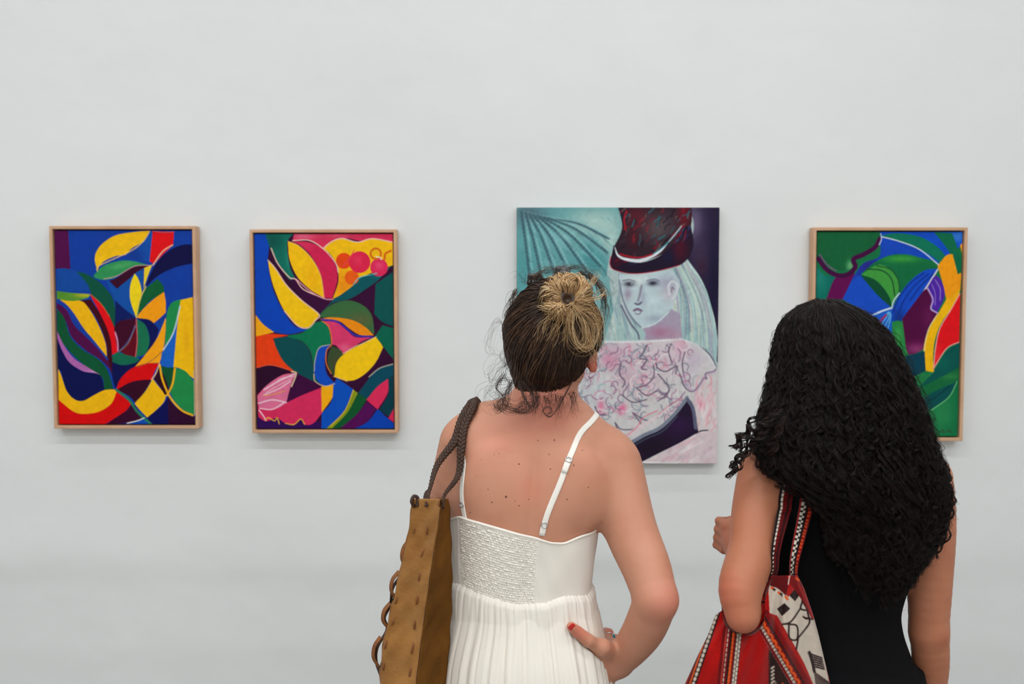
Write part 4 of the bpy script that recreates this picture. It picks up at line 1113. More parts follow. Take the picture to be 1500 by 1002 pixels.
# shoulder straps with slider and ring
m_strap = mat('white_strap', (240, 236, 228), 0.7, bump=(500, .2, .0006))
m_silver = mat('silver', (200, 200, 205), 0.22, metal=1.0)
def strap1(pts, w=.0112):
    Q = cr([q1(*p) for p in pts], 70); Q, Nn = snap(fn1s, Q, .0012)
    k = np.array([.25, .5, .25])
    for _ in range(6): Q[1:-1] = (Q[:-2] + 2 * Q[1:-1] + Q[2:]) / 4
    Q, Nn = snap(fn1s, Q, .0014, 2)
    V, Fs, uv = ribbon(Q, Nn, w, .0022)
    return mesh_obj('shoulder_strap', V, Fs, m_strap, dress), Q, Nn
fn1s = lambda P: sdf(torso1 + neck1 + arm_r[:3] + arm_l[:3], P, spine1)
sr, QR, NR = strap1([(797, 794, B1 - .14), (803, 765, B1 - .14), (812, 735, B1 - .14), (823, 705, B1 - .14), (832, 675, B1 - .13), (842, 650, B1 - .11), (852, 632, B1 - .08), (862, 622, B1 - .03), (868, 616, B1 + .03), (862, 660, B1 + .09), (845, 700, B1 + .12)])
sl, QL, NL = strap1([(666, 772, B1 - .11), (657, 735, B1 - .11), (650, 700, B1 - .11), (647, 670, B1 - .10), (650, 645, B1 - .09), (662, 620, B1 - .06), (678, 603, B1 - .01), (690, 600, B1 + .04), (700, 660, B1 + .10), (715, 700, B1 + .12)])
def ring_at(Q, Nn, px, py, r, name, parent, sq=1.0, m=None):
    t = q1(px, py, B1 - .1); i = int(np.argmin(np.linalg.norm((Q - t)[:, [0, 2]], axis=1)))
    T = nrm(Q[min(i + 1, len(Q) - 1)] - Q[max(i - 1, 0)]); n = Nn[i]; s = np.cross(T, n)
    th = np.linspace(0, 2 * math.pi, 33)
    P = Q[i] + n * .0022 + (np.cos(th)[:, None] * T * r * sq + np.sin(th)[:, None] * s * r)
    V, Fs = tube(P, .0009, 34, 8, caps=False); return mesh_obj(name, V, Fs, m or m_silver, parent)
ring_at(QR, NR, 802, 767, .0058, 'strap_ring', sr, .8); ring_at(QL, NL, 658, 744, .0054, 'strap_ring', sl, .8)
ring_at(QR, NR, 831, 674, .0064, 'strap_slider', sr, .7)
def loop_bulk(Q, Nn, px, py, l, parent):
    t = q1(px, py, B1 - .1); i = int(np.argmin(np.linalg.norm((Q - t)[:, [0, 2]], axis=1)))
    j = slice(max(i - l, 0), i + l); V, Fs, uv = ribbon(Q[j] + Nn[j] * .0022, Nn[j], .0118, .0024); mesh_obj('strap_fold', V, Fs, m_strap, parent)
loop_bulk(QR, NR, 829, 681, 2, sr)
# finger ring with a turquoise stone
fi = np.array(fing1['index']); a = fi[0] * .35 + fi[1] * .65; T = nrm(fi[1] - fi[0]); u = nrm(np.cross(T, (0, 1, 0.2))); w_ = np.cross(T, u)
th = np.linspace(0, 2 * math.pi, 33); P = a + (np.cos(th)[:, None] * u + np.sin(th)[:, None] * w_) * .0102
V, Fs = tube(P, .0011, 34, 8, caps=False); fr = mesh_obj('finger_ring', V, Fs, m_silver, body1)
m_turq = mat('turquoise_stone', (24, 140, 160), 0.12, coat=.5)
sd = nrm(np.array((.8, -.6, 0.05))); V, Fq = uvs(a + sd * .0125, 1.0, 12, np.stack([nrm(np.cross(sd, (0, 0, 1))), sd, nrm(np.cross(nrm(np.cross(sd, (0, 0, 1))), sd))], 1), (.0045, .0030, .0062)); mesh_obj('stone', V, Fq, m_turq, fr)
V, Fq = uvs(a + sd * .0112, 1.0, 12, np.stack([nrm(np.cross(sd, (0, 0, 1))), sd, nrm(np.cross(nrm(np.cross(sd, (0, 0, 1))), sd))], 1), (.0056, .0022, .0074)); mesh_obj('setting', V, Fq, m_silver, fr)
m_sole = mat('tan_sole', (150, 104, 66), .7)
sandals(P1, cxl, B1, .085, m_sole, m_sole)

# ---------------------------------------------------------------- blond-brown hair with a messy bun
m_hair = mat('hair_strands', (60, 40, 28), 0.42, spec=.4, attr='Col')
hr = np.random.RandomState(77)
hc = H1 + R1 @ np.array((.003, -.016, -.003)); hrad = np.array((.0950, .105, .114))
def hside(P):      # >0 in front of the hairline
    q = (P - H1) @ R1
    return q[:, 1] * .82 - q[:, 2] * .57 - .013
ear1 = H1 + R1 @ np.array((.094, -.014, -.044))
def shell1(P):
    d = pdist(ell(hc, hrad - .004, .01, R1), P)
    nape = pdist(ell(H1 + R1 @ np.array((-.004, -.055, -.085)), (.046, .032, .048), .01, R1), P)
    d = smin(d, nape, .02)
    d = smax(d, hside(P), .035)
    return smax(d, .027 - np.linalg.norm(P - ear1, axis=1), .006)
bc_dir = np.array((.01, -.62, .74)); 
def hs(u): return hc + (nrm(u) * hrad) @ R1.T
bun_c = q1(827, 438, B1 - .075)
V, Fq = surface(shell1, hc - .17, hc + .17, .004)
V0 = V.copy(); cb = lin((44, 29, 21))
hair1 = mesh_obj('hair', V, Fq, m_hair, P1, colors=np.tile(cb, (len(V), 1)))
bun_u = nrm(((bun_c - hc) @ R1) / hrad)
# strands combed from the hairline up to the bun
S, N = 3400, 22
U = nrm(hr.randn(S * 6, 3) * [1, 1, 1]); pts = hs(U); ok = (hside(pts) < .004) & (((pts - H1) @ R1)[:, 2] < .105); U = U[ok][:S]; S = len(U)
t = np.linspace(0, 1, N)[None, :, None]
om = np.arccos(np.clip(U @ bun_u, -1, 1))[:, None, None]
P = (np.sin((1 - t) * om) * U[:, None] + np.sin(t * om) * bun_u) / np.sin(om)
side = nrm(np.cross(U, bun_u))[:, None, :]
ph = hr.rand(S, 1, 1) * 6.28; am = hr.rand(S, 1, 1) ** 2 * .11 + .012
P = P + side * am * np.sin(t * (3 + 6 * hr.rand(S, 1, 1)) + ph) * np.minimum(1, om)
lay = .985 + hr.rand(S, 1, 1) * .035 + .05 * hr.rand(S, 1, 1) ** 6 + .018 * np.sin(t * 9 + ph) * hr.rand(S, 1, 1)
P = P * lay
# the nape curves inwards under the skull
X = (P * hrad) @ R1.T + hc
low = np.clip((.0 - ((X - H1) @ R1)[..., 2]) / .1, 0, 1)[..., None]
xl = ((X - H1) @ R1); xl[..., 0] *= (1 - .28 * low[..., 0]); X = xl @ R1.T + H1
tt = t[..., 0]
ok = (np.linalg.norm(X - ear1, axis=2) > .027).all(1); X = X[ok]; U = U[ok]; S = len(U)
br = np.array([lin((38, 25, 19)), lin((56, 37, 27)), lin((78, 54, 39)), lin((96, 70, 50))]); bl = np.array([lin((186, 146, 98)), lin((160, 122, 80)), lin((206, 172, 124)), lin((124, 92, 60))])
c0 = br[hr.choice(4, S, p=[.32, .30, .24, .14])]; c1 = bl[hr.randint(0, 4, S)]
# the right side and the crown have sun-lightened lengths, the left stays dark
rightness = np.clip((U[:, 0] + .15) * 1.3, 0, 1) * np.clip(U[:, 2] + .55, 0, 1)
mixw = np.clip((tt - (.86 - .40 * rightness[:, None] * hr.rand(S, 1))) / .25, 0, 1)
C = c0[:, None] * (1 - mixw[..., None]) + c1[:, None] * mixw[..., None]
R_ = (.0007 + .0005 * hr.rand(S, 1)) * np.ones((1, N)); R_[:, 0] *= .5
V, Fq, Cc = tubes(X, R_, 3, col=C); mesh_obj('combed_strands', V, Fq, m_hair, hair1, colors=Cc)
# lower hair gathered upwards from the nape
low_ = V0[(((V0 - H1) @ R1)[:, 2] < -.035) & (((V0 - H1) @ R1)[:, 1] < -.0)]
r0 = low_[hr.randint(0, len(low_), 1500)]; N2 = 18
lu = nrm(((r0 - hc) @ R1) / hrad); up = nrm(lu * .55 + bun_u * .45 + np.array((0, 0, .25)))
tgt = hs(up); tq = np.linspace(0, 1, N2)[None, :, None]
X2 = r0[:, None] * (1 - tq) + tgt[:, None] * tq + hr.randn(1500, 1, 3) * .0012 + .0025 * np.sin(tq * hr.uniform(4, 12, (1500, 1, 1)) + hr.rand(1500, 1, 1) * 6) * hr.randn(1500, 1, 3)
of = hr.uniform(.0002, .0050, (1500, 1)) * np.ones((1, N2)); fl = X2.reshape(-1, 3)
for _ in range(4): fl = fl - (shell1(fl) - of.ravel())[:, None] * nrm(grad(shell1, fl))
fl = fl.reshape(1500, N2, 3); fl = fl[(np.linalg.norm(fl - ear1, axis=2) > .027).all(1)]; ns = len(fl)
V, Fq, Cc = tubes(fl, (.0006 + .0005 * hr.rand(ns, 1)) * np.ones((1, N2)), 3, col=np.repeat(br[hr.choice(4, ns, p=[.5, .3, .15, .05])][:, None], N2, 1)); mesh_obj('nape_strands', V, Fq, m_hair, hair1, colors=Cc)
# the bun: loops of hair round a dark centre
nb = nrm(np.array((.10, -.86, .42))); e1 = nrm(np.cross((0, 0, 1), nb)); e1 = -e1 if e1[0] < 0 else e1; e2 = np.cross(nb, e1); e2 = -e2 if e2[2] < 0 else e2
core = [ell(bun_c - nb * .012, (.046, .046, .026), .01, np.stack([e1, e2, nb], 1))]
hole = bun_c + nb * .012 + e1 * .004 - e2 * .006
cf = lambda P: smax(sdf(core, P), -(np.linalg.norm(P - hole, axis=1) - .007), .008)
V, Fq = surface(cf, bun_c - .08, bun_c + .08, .003)
bun = mesh_obj('bun', V, Fq, m_hair, hair1, colors=np.tile(lin((60, 42, 28)), (len(V), 1)))
S, N = 1500, 22
th = hr.rand(S, 1) * 6.28; v = np.linspace(0, 1, N)[None]
clump = np.round(th / .35) * .35; th = th * .5 + clump * .5
out = .037 + .014 * hr.rand(S, 1) ** 2 + .007 * np.sin(clump * 3 + 1) + .004 * np.sin(clump * 7); sw = (hr.rand(S, 1) - .5) * 1.5 + .7 * np.sin(clump * 2.3)
rr = .002 + (out - .004) * np.sin(v * math.pi * .62) ** .9 / math.sin(math.pi * .5)
hh = -.006 + (.024 + .007 * hr.rand(S, 1) + .004 * np.sin(clump * 5)) * np.sin(np.clip(v * 1.05, 0, 1) * math.pi * .98) ** .75 - .022 * np.clip(v - .72, 0, 1) * 2.5
a = th + sw * v + .05 * np.sin(v * 9 + hr.rand(S, 1) * 6)
X = bun_c + e1 * (rr * np.cos(a))[..., None] + e2 * (rr * np.sin(a) * .92)[..., None] + nb * hh[..., None] + (hole - bun_c - nb * .012) * (1 - v)[..., None]
c1 = np.array([lin((214, 180, 134)), lin((196, 156, 106)), lin((168, 128, 84)), lin((226, 198, 156)), lin((120, 88, 58))])[hr.choice(5, S, p=[.3, .3, .18, .12, .10])]
c2 = lin((66, 44, 30)); w = np.clip(1 - v / .22, 0, 1)[..., None]
ck = (.62 + .5 * np.random.RandomState(5).rand(64))[(np.round(clump[:, 0] / .35).astype(int)) % 64][:, None, None]
C = c1[:, None] * ck * (1 - w) + c2 * w
V, Fq, Cc = tubes(X, np.full((S, N), .0006) * (1 + .6 * hr.rand(S, 1)), 3, col=C); mesh_obj('bun_strands', V, Fq, m_hair, bun, colors=Cc)
# loose lengths: parent in one tuft mesh
def bundle(paths, count, spread, rad, cols, n=46, wav=.0, name='loose_strands', parent=None, curl=0.0, end=1.0):
    XX, CC, RR = [], [], []
    for p in paths:
        Q = cr(p, n)
        for _ in range(count):
            tq = np.linspace(0, 1, n)[:, None]
            o = hr.randn(1, 3) * spread * (.4 + 1.1 * tq) + hr.randn(1, 3) * spread * .3
            f = hr.uniform(5, 11); p0 = hr.rand() * 6.28
            wv = wav * hr.rand() * np.hstack([np.sin(tq * f + p0), np.cos(tq * f * .8 + p0), np.cos(tq * f + p0 * 2)])
            XX.append(Q + o + wv); CC.append(np.tile(cols[hr.randint(len(cols))], (n, 1))); RR.append(rad * (1 - .6 * tq[:, 0]) * hr.uniform(.7, 1.2))
    V, Fq, Cc = tubes(np.array(XX), np.array(RR), 3, col=np.array(CC))
    return mesh_obj(name, V, Fq, m_hair, parent, colors=Cc)
dk = [lin((44, 29, 21)), lin((58, 38, 28)), lin((34, 22, 17))]; lt = [lin((206, 172, 124)), lin((176, 138, 92)), lin((222, 194, 150)), lin((150, 114, 76))]
Yb = B1 - .10
g = lambda *a: [q1(x, y, Yb + (d if True else 0)) for x, y, d in a]
bundle([g((840, 448, -.02), (856, 470, -.03), (864, 500, -.02), (872, 520, .0), (868, 526, .01)),
        g((846, 450, -.02), (866, 462, -.03), (874, 485, -.02), (866, 508, -.02), (850, 512, -.01), (842, 500, -.01), (840, 482, -.01)),
        g((838, 456, -.02), (838, 480, -.02), (845, 502, -.02), (858, 510, -.02), (866, 495, -.02), (862, 475, -.02)),
        g((832, 455, -.02), (832, 475, -.01), (828, 497, .0)), g((822, 458, -.02), (815, 480, -.01), (806, 500, .0)),
        g((855, 440, -.02), (876, 436, -.01), (886, 428, .02)), g((850, 430, -.02), (866, 415, .0), (872, 402, .04)),
        g((845, 455, -.02), (862, 452, -.03), (877, 462, -.01), (874, 474, -.01), (864, 466, -.01)), g((850, 440, -.02), (872, 450, -.01), (880, 480, .01), (876, 510, .02)), g((815, 455, -.02), (800, 470, .0), (790, 492, .0)), g((842, 455, -.02), (852, 480, -.02), (852, 505, -.01))], 15, .0042, .00048, lt, wav=.004, parent=bun, name='loose_bun_strands')
# wisps: curls at the nape and flyaways on the left
nape = [g((748, 560, .04), (742, 590, .0), (735, 600, -.02), (728, 598, -.02), (728, 588, -.02), (738, 584, -.02), (750, 590, -.02)),
        g((760, 560, .03), (768, 585, .01), (775, 598, .0), (768, 604, .0), (752, 600, -.01), (735, 594, -.02), (728, 602, -.02)),
        g((765, 560, .03), (782, 580, .02), (784, 594, .01), (774, 602, .01), (756, 603, .0), (744, 598, .0)),
        g((755, 555, .03), (742, 575, .01), (733, 592, -.01), (745, 602, -.01), (762, 600, .0), (770, 590, .0)),
        g((775, 560, .03), (786, 578, .03), (780, 592, .02), (766, 590, .01), (754, 596, .0)),
        g((738, 548, .05), (728, 568, .03), (738, 584, .0), (730, 600, -.01), (722, 590, -.01)),
        g((838, 560, .05), (828, 578, .03), (818, 596, .01), (806, 610, -.0), (796, 604, -.005), (798, 597, -.005), (806, 597, -.005), (808, 604, -.005), (801, 606, -.005))]
for p in nape[-1:]: bundle([p], 12, .0010, .0004, dk, wav=.0008, parent=hair1, name='nape_ringlet')
bundle(nape[:-1], 14, .0030, .00040, dk, wav=.003, parent=hair1, name='nape_curls')
fly = [g((748, 520, .05), (735, 535, .04), (722, 552, .03), (716, 545, .03), (722, 530, .03), (738, 520, .04)),
       g((745, 480, .05), (728, 470, .04), (718, 490, .04), (716, 510, .04), (728, 520, .04)),
       g((750, 555, .05), (730, 556, .04), (714, 572, .03), (716, 590, .03), (730, 594, .02)),
       g((744, 540, .05), (736, 520, .05), (745, 505, .05), (738, 490, .05), (744, 475, .05), (738, 462, .05)),
       g((742, 560, .05), (736, 545, .05), (744, 530, .05), (738, 515, .05), (746, 500, .05)),
       g((748, 565, .05), (738, 575, .04), (724, 580, .03), (718, 570, .03), (728, 562, .03)),
       g((872, 500, .06), (882, 508, .06), (886, 520, .06)), g((862, 545, .06), (866, 556, .06), (856, 562, .05), (846, 556, .05)),
       g((868, 520, .05), (876, 545, .05)), g((770, 415, .08), (762, 404, .09), (756, 410, .1)), g((856, 402, .08), (868, 394, .09), (880, 400, .1)), g((884, 440, .08), (894, 426, .1), (890, 414, .1))]
bundle([g((x0, 575 + (x0 % 7), .035), (x0 + dx, 590, .02), (x0 + 1.6 * dx, 598 + (x0 % 5) * 2, .01)) for x0, dx in ((768, -4), (778, 3), (788, -3), (797, 5), (806, -2), (815, 4), (824, -3), (833, 2), (840, 3))], 16, .0050, .00034, dk, wav=.004, parent=hair1, name='baby_hairs', n=20)['kind'] = 'stuff'
bundle(fly, 9, .0052, .00024, dk, wav=.006, parent=hair1, name='flyaway_strands', n=50)['kind'] = 'stuff'
top = [g((780, 408, .10), (800, 396, .12), (830, 394, .14)), g((815, 398, .10), (845, 392, .12), (868, 404, .12)), g((862, 402, .09), (879, 418, .09), (888, 445, .08), (887, 480, .08)), g((850, 400, .06), (872, 412, .05), (884, 432, .04), (886, 460, .04)), g((757, 425, .1), (748, 445, .1), (744, 470, .1))]
bundle(top, 30, .0040, .00036, dk + [lin((110, 80, 54))], wav=.006, parent=hair1, name='crown_strands')
# dark claw clip showing above the hair on the left, and a second one by the bun
m_clip = mat('black_plastic', (18, 15, 15), 0.25, coat=.3)
def clip(px, py, dY, w, h):
    c = q1(px, py, B1 + dY)
    pr = [cone(c + (-w, 0, -h * .3), c + (-w * .9, 0, h * .9), .0055, .0045, .004), cone(c + (-w * .9, 0, h * .9), c + (w * .2, .004, h), .0045, .005, .006), cone(c + (w * .2, .004, h), c + (w, .0, h * .25), .005, .004, .006),
          cone(c + (-w * .3, .0, h * .95), c + (-w * .2, -.004, -h * .6), .004, .003, .003), cone(c + (w * .4, .0, h * .8), c + (w * .5, -.004, -h * .6), .004, .003, .003), cone(c + (-w, 0, -h * .3), c + (w, 0, -h * .4), .005, .005, .004)]
    V, Fq = surface(lambda P: sdf(pr, P), c - .045, c + .045, .0018); mesh_obj('hair_clip', V, Fq, m_clip, hair1)
clip(786, 412, .02, .014, .011); clip(824, 399, -.02, .010, .007)

# ---------------------------------------------------------------- suede shoulder bag
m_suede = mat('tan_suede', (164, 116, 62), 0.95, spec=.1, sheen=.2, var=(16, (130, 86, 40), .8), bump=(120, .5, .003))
m_suede_shaded = mat('shaded_brown_suede', (114, 74, 30), 0.95, spec=.05, var=(14, (80, 50, 20), .7), bump=(120, .5, .003))  # browner hide, its colour also carrying the shade on the body side
m_lace = mat('dark_leather_lace', (62, 36, 20), 0.5, spec=.4, var=(60, (36, 20, 12), .6))
m_lace2 = mat('tan_leather_lace', (134, 80, 34), 0.6, var=(60, (100, 58, 24), .7))
m_hole = mat('dark_lining', (26, 14, 8), 0.95, spec=.05)
BY = B1 - .165
# cross sections: A near left edge, Bn near right edge, C far right, Dn far left (px, py along the height)
secs = [ # py, xA, xB, xC, xD
 (731, 607, 646, 655, 618), (745, 604, 645, 657, 615), (775, 600, 641, 659, 611), (810, 593, 635, 660, 604), (850, 584, 629, 661, 596), (900, 572, 622, 660, 586), (945, 562, 616, 657, 577), (985, 558, 611, 654, 572), (1020, 560, 608, 651, 572), (1040, 566, 606, 648, 576)]
YA, YB_, YC, YD = BY + .02, BY - .012, BY + .085, BY + .12
P_bag = empty('shoulder_bag', tuple(q1(612, 1040, BY + .04)))
tag(P_bag, 'tan suede shoulder bag with laced edges hanging from the shoulder above the white sundress', 'bag')
def bsec(t):
    ys = np.array([s_[0] for s_ in secs]); py = ys[0] + t * (ys[-1] - ys[0])
    xs = [np.interp(py, ys, [s_[k] for s_ in secs]) for k in (1, 2, 3, 4)]
    wob = .0035 * math.sin(t * 13) + .002 * math.sin(t * 31 + 1)
    A = q1(xs[0], py, YA); Bn = q1(xs[1], py, YB_); Cn = q1(xs[2], py, YC); Dn = q1(xs[3], py, YD)
    return A, Bn, Cn, Dn, wob
def bag_panel(k0, k1, m, name, bulge, parent, inset=0.0):
    nu, nv = 26, 110; V = []
    for j in range(nv):
        t = j / (nv - 1); s_ = bsec(t); a, b = s_[k0], s_[k1]; d = b - a; n = nrm(np.cross(d, (0, 0, -1.0)))
        for i in range(nu):
            u = i / (nu - 1)
            w = bulge * math.sin(math.pi * u) * (.35 + .65 * math.sin(math.pi * min(t * 1.1, 1))) + s_[4] * math.sin(math.pi * u) + .0010 * math.sin(u * 9 + t * 40) 
            V.append(a + d * u + n * w)
    V = np.array(V); idx = np.arange(nu * nv).reshape(nv, nu)
    Fq = np.stack([idx[:-1, :-1], idx[:-1, 1:], idx[1:, 1:], idx[1:, :-1]], -1).reshape(-1, 4)
    o = mesh_obj(name, V, Fq, m, parent); so = o.modifiers.new('hide', 'SOLIDIFY'); so.thickness = .0026; so.offset = -1
    return o, V.reshape(nv, nu, 3)
end, GE = bag_panel(0, 1, m_suede, 'end_panel', .004, P_bag)
inn, GI = bag_panel(1, 2, m_suede_shaded, 'inner_panel', .006, P_bag)
bag_panel(2, 3, m_suede_shaded, 'far_panel', .003, P_bag)
outp, GO = bag_panel(3, 0, m_suede, 'outer_panel', .010, P_bag)
# bottom
A, Bn, Cn, Dn, _ = bsec(.985); V = np.array([A, Bn, Cn, Dn, A + (0, 0, .004), Bn + (0, 0, .004), Cn + (0, 0, .004), Dn + (0, 0, .004)])
mesh_obj('bag_base', V, [(0, 1, 2, 3), (7, 6, 5, 4), (0, 4, 5, 1), (1, 5, 6, 2), (2, 6, 7, 3), (3, 7, 4, 0)], m_suede_shaded, P_bag, smooth=False)
A, Bn, Cn, Dn, _ = bsec(.10); V = np.array([A, Bn, Cn, Dn]) * .74 + np.mean([A, Bn, Cn, Dn], 0) * .26
mesh_obj('lining', np.vstack([V, V - (0, 0, .004)]), [(0, 1, 2, 3), (7, 6, 5, 4), (0, 4, 5, 1), (1, 5, 6, 2), (2, 6, 7, 3), (3, 7, 4, 0)], m_hole, P_bag, smooth=False)
# stitches: an oval eyelet with a lace loop
def grid_at(G, px, py):
    best = None; vv = G.reshape(-1, 3); d = vv - np.array((0, 0, CAMZ))
    y = d[:, 1]; f = y * math.cos(PITCH) - d[:, 2] * math.sin(PITCH); u = y * math.sin(PITCH) + d[:, 2] * math.cos(PITCH)
    X = 750 + F * d[:, 0] / f; Yp = 501 - F * u / f
    i = int(np.argmin((X - px) ** 2 + (Yp - py) ** 2)); nv, nu = G.shape[:2]; r, c = divmod(i, nu); r = min(max(r, 1), nv - 2); c = min(max(c, 1), nu - 2)
    n = nrm(np.cross(G[r, c + 1] - G[r, c - 1], G[r - 1, c] - G[r + 1, c]))
    if n[1] > 0: n = -n
    return G[r, c], n, nrm(G[r + 1, c] - G[r - 1, c])
for px, py, s_ in [(648, 738, .8), (626, 777, 1), (619.5, 811, 1), (614, 844, 1), (610, 878, 1.1), (608, 914, 1.1), (604, 948, 1.15), (600, 983, 1.15), (580, 877, .9), (574, 909, .9), (564, 943, 1), (559, 976, 1), (606, 776, .8)]:
    p, n, dn = grid_at(GE, px, py); sd = np.cross(n, dn)
    Rn = np.stack([sd, dn, n], 1)
    V, Fq = uvs(p + n * .0004, 1.0, 10, Rn, (.0056 * s_, .0115 * s_, .0014)); hole_o = mesh_obj('lace_hole', V, Fq, m_hole, end)
    path = [p + dn * .0085 * s_ + n * .0002, p + dn * .006 * s_ + n * .003 + sd * .0022, p + n * .0045 + sd * .0026, p - dn * .006 * s_ + n * .003 + sd * .0022, p - dn * .0085 * s_ + n * .0002]
    V, Fs = tube(path, .0019 * s_, 16, 8); mesh_obj('lace_stitch', V, Fs, m_lace2, end)
# edge lacing bulging out on the left contour
edge = []
for k, (px, py, out) in enumerate([(604, 733, 3), (598, 778, 1), (592, 800, 3), (586, 822, 9), (580, 845, 4), (570, 862, 8), (567, 885, 2), (558, 905, 8), (562, 922, 2), (548, 948, 7), (546, 968, 6), (553, 990, 1), (560, 1012, 3), (566, 1034, 0)]):
    edge.append(q1(px + 5, py, YA + (.004 if k % 2 else .016)))
V, Fs = tube(edge, .0030, 120, 8); mesh_obj('edge_lace', V, Fs, m_lace, P_bag)
for px, py, h, w in [(592, 812, .034, .004), (577, 858, .034, .005), (564, 902, .030, .004), (550, 955, .036, .004)]:
    c = q1(px + 3, py, YA + .006); path = [c + (.006, 0, h * .8), c + (-w - .001, -.004, h * .35), c + (-w - .003, -.005, -h * .25), c + (.003, 0, -h * .8)]
    Q = cr(path, 24); V, Fs, uv = ribbon(Q, np.tile((-.6, -.8, 0), (24, 1)), .0080, .0026); o = mesh_obj('lace_loop', V, Fs, m_lace2, P_bag)
# rolled tie at the top corner
V, Fs = tube([q1(607, 742, YA - .004), q1(603, 735, YA - .008), q1(606, 727, YA - .004), q1(612, 730, YA - .002), q1(611, 742, YA - .006)], .0034, 30, 8); mesh_obj('corner_tie', V, Fs, m_lace, P_bag)
# braided straps: three plies each
def braid(pts, r, name, ply=.0042, pitch=.021):
    Q = cr(pts, 220); Q = push_out(lambda P: sdf(prims1[:-16], P, spine1), Q, r + ply - .001)
    for _ in range(10): Q[1:-1] = (Q[:-2] + 2 * Q[1:-1] + Q[2:]) / 4
    T = nrm(np.gradient(Q, axis=0)); B = nrm(np.cross(T, np.tile((0.0, -1, .15), (len(Q), 1)))); Nn = np.cross(B, T)
    L = np.concatenate([[0], np.cumsum(np.linalg.norm(np.diff(Q, axis=0), axis=1))]); q = MB(); 
    for k in range(3):
        a = 2 * math.pi * (L / pitch + k / 3); w = np.clip(.30 + .9 * np.minimum(L, L[-1] - L) / .16, .42, 1.18)
        p = Q + B * (np.sin(a) * r * w)[:, None] + Nn * (np.sin(2 * a) * r * .38)[:, None]
        V, Fs = tube(p, ply * w, 220, 8); q.add(V, Fs)
    return q.build(name, m_lace, P_bag, smooth=True)
over = lambda px, py, Y, off: snap(fn1s, [q1(px, py, Y)], off)[0][0]
s1 = [q1(624, 742, BY + .0), q1(630, 715, BY + .03), q1(641, 680, BY + .07), over(657, 640, B1 - .08, .0085), over(673, 612, B1 - .05, .0085), over(690, 600, B1 - .015, .0085), over(697, 598, B1 + .03, .0085), over(690, 625, B1 + .08, .008), q1(668, 680, B1 + .13), q1(655, 720, B1 + .10), q1(640, 735, YD + .0), q1(630, 745, YD - .002)]
s2 = [q1(649, 745, YB_ + .02), q1(651, 725, YB_ + .045), over(655, 695, B1 - .10, .012), over(662, 655, B1 - .09, .009), over(678, 620, B1 - .06, .007), over(697, 603, B1 - .02, .0075), over(705, 600, B1 + .02, .008), over(702, 625, B1 + .07, .008), q1(676, 690, B1 + .14), q1(664, 720, B1 + .08), q1(652, 742, YC + .004)]
braid(s1, .0044, 'strap', .0038, .024); braid(s2, .0044, 'strap', .0038, .024)

# ---------------------------------------------------------------- the woman in black with long curls
B2 = BODY_Y
R2 = rot(math.radians(-8), math.radians(-3), math.radians(4))
H2 = q1(1213, 528, B2 + .02)
torso2 = [loft([row(1182, 1300, 622, .046, .004), row(1160, 1322, 640, .058), row(1142, 1346, 660, .070), row(1134, 1362, 688, .084), row(1130, 1366, 720, .092), row(1130, 1361, 760, .092), row(1130, 1350, 800, .088), row(1130, 1337, 830, .084), row(1130, 1321, 862, .080),
                row(1132, 1311, 897, .080), row(1130, 1316, 927, .085), row(1126, 1328, 962, .095, -.004), row(1122, 1341, 1002, .108, -.006), row(1118, 1352, 1060, .114, -.006), row(1122, 1350, 1130, .10)], 2.35, .02, 'torso'),
          cone(q1(1222, 575, B2 + .02), q1(1236, 640, B2 + .01), .046, .048, .04, 'torso'),
          cone(q1(1222, 636, B2 + .01), q1(1140, 672, B2), .034, .038, .05, 'torso'), cone(q1(1250, 640, B2 + .01), q1(1342, 680, B2), .034, .038, .05, 'torso'),
          ell(q1(1178, 725, B2 - .062), (.048, .022, .066), .03, rot(0, math.radians(10), 0), tagn='torso'), ell(q1(1310, 730, B2 - .062), (.048, .022, .066), .03, rot(0, math.radians(-10), 0), tagn='torso'),
          ell(q1(1190, 750, B2 + .078), (.054, .05, .054), .03, tagn='torso'), ell(q1(1285, 750, B2 + .078), (.054, .05, .054), .03, tagn='torso')]
def spine2(P, d):
    zt, zb = 1.30, 0.90
    t = np.clip((P[:, 2] - zb) / (zt - zb), 0, 1); xs = 0.618 + t * 0.030
    return d + .005 * np.exp(-((P[:, 0] - xs) / .013) ** 2) * np.clip((zt - P[:, 2]) / .08, 0, 1) * np.clip((P[:, 2] - zb) / .1, 0, 1) * (P[:, 1] < B2)
neck2 = [cone(H2 + R2 @ np.array((0, -.018, -.045)), q1(1232, 640, B2 + .01), .046, .046, .04, 'torso')]
larm2 = chain([q1(1118, 690, B2 - .01), q1(1106, 750, B2 - .05), q1(1101, 805, B2 - .09), q1(1085, 862, B2 - .13), q1(1088, 902, B2 - .15)], [.0480, .0440, .0430, .0405, .0290], .008, tagn='arm', k0=.030)
larm2 += chain([q1(1088, 902, B2 - .15), q1(1094, 874, B2 - .06), q1(1090, 840, B2 + .02), q1(1082, 812, B2 + .08)], [.0290, .038, .032, .024], .010, tagn='arm')
rarm2 = chain([q1(1358, 700, B2 - .01), q1(1365, 770, B2 - .015), q1(1362, 850, B2 - .02), q1(1360, 925, B2 - .02)], [.0475, .0440, .0415, .0365], .008, tagn='arm', k0=.016)
rarm2 += chain([q1(1361, 925, B2 - .02), q1(1363, 975, B2 + .0), q1(1358, 1035, B2 + .03), q1(1354, 1095, B2 + .06)], [.0365, .0345, .0300, .0240], .010, tagn='arm')
ha = q1(1078, 797, B2 + .105)
palm2 = [cone(q1(1082, 812, B2 + .08), ha, .023, .026, .015, 'hand'), cone(ha, ha + (-.004, .02, .026), .024, .024, .012, 'hand')]
f2 = {}
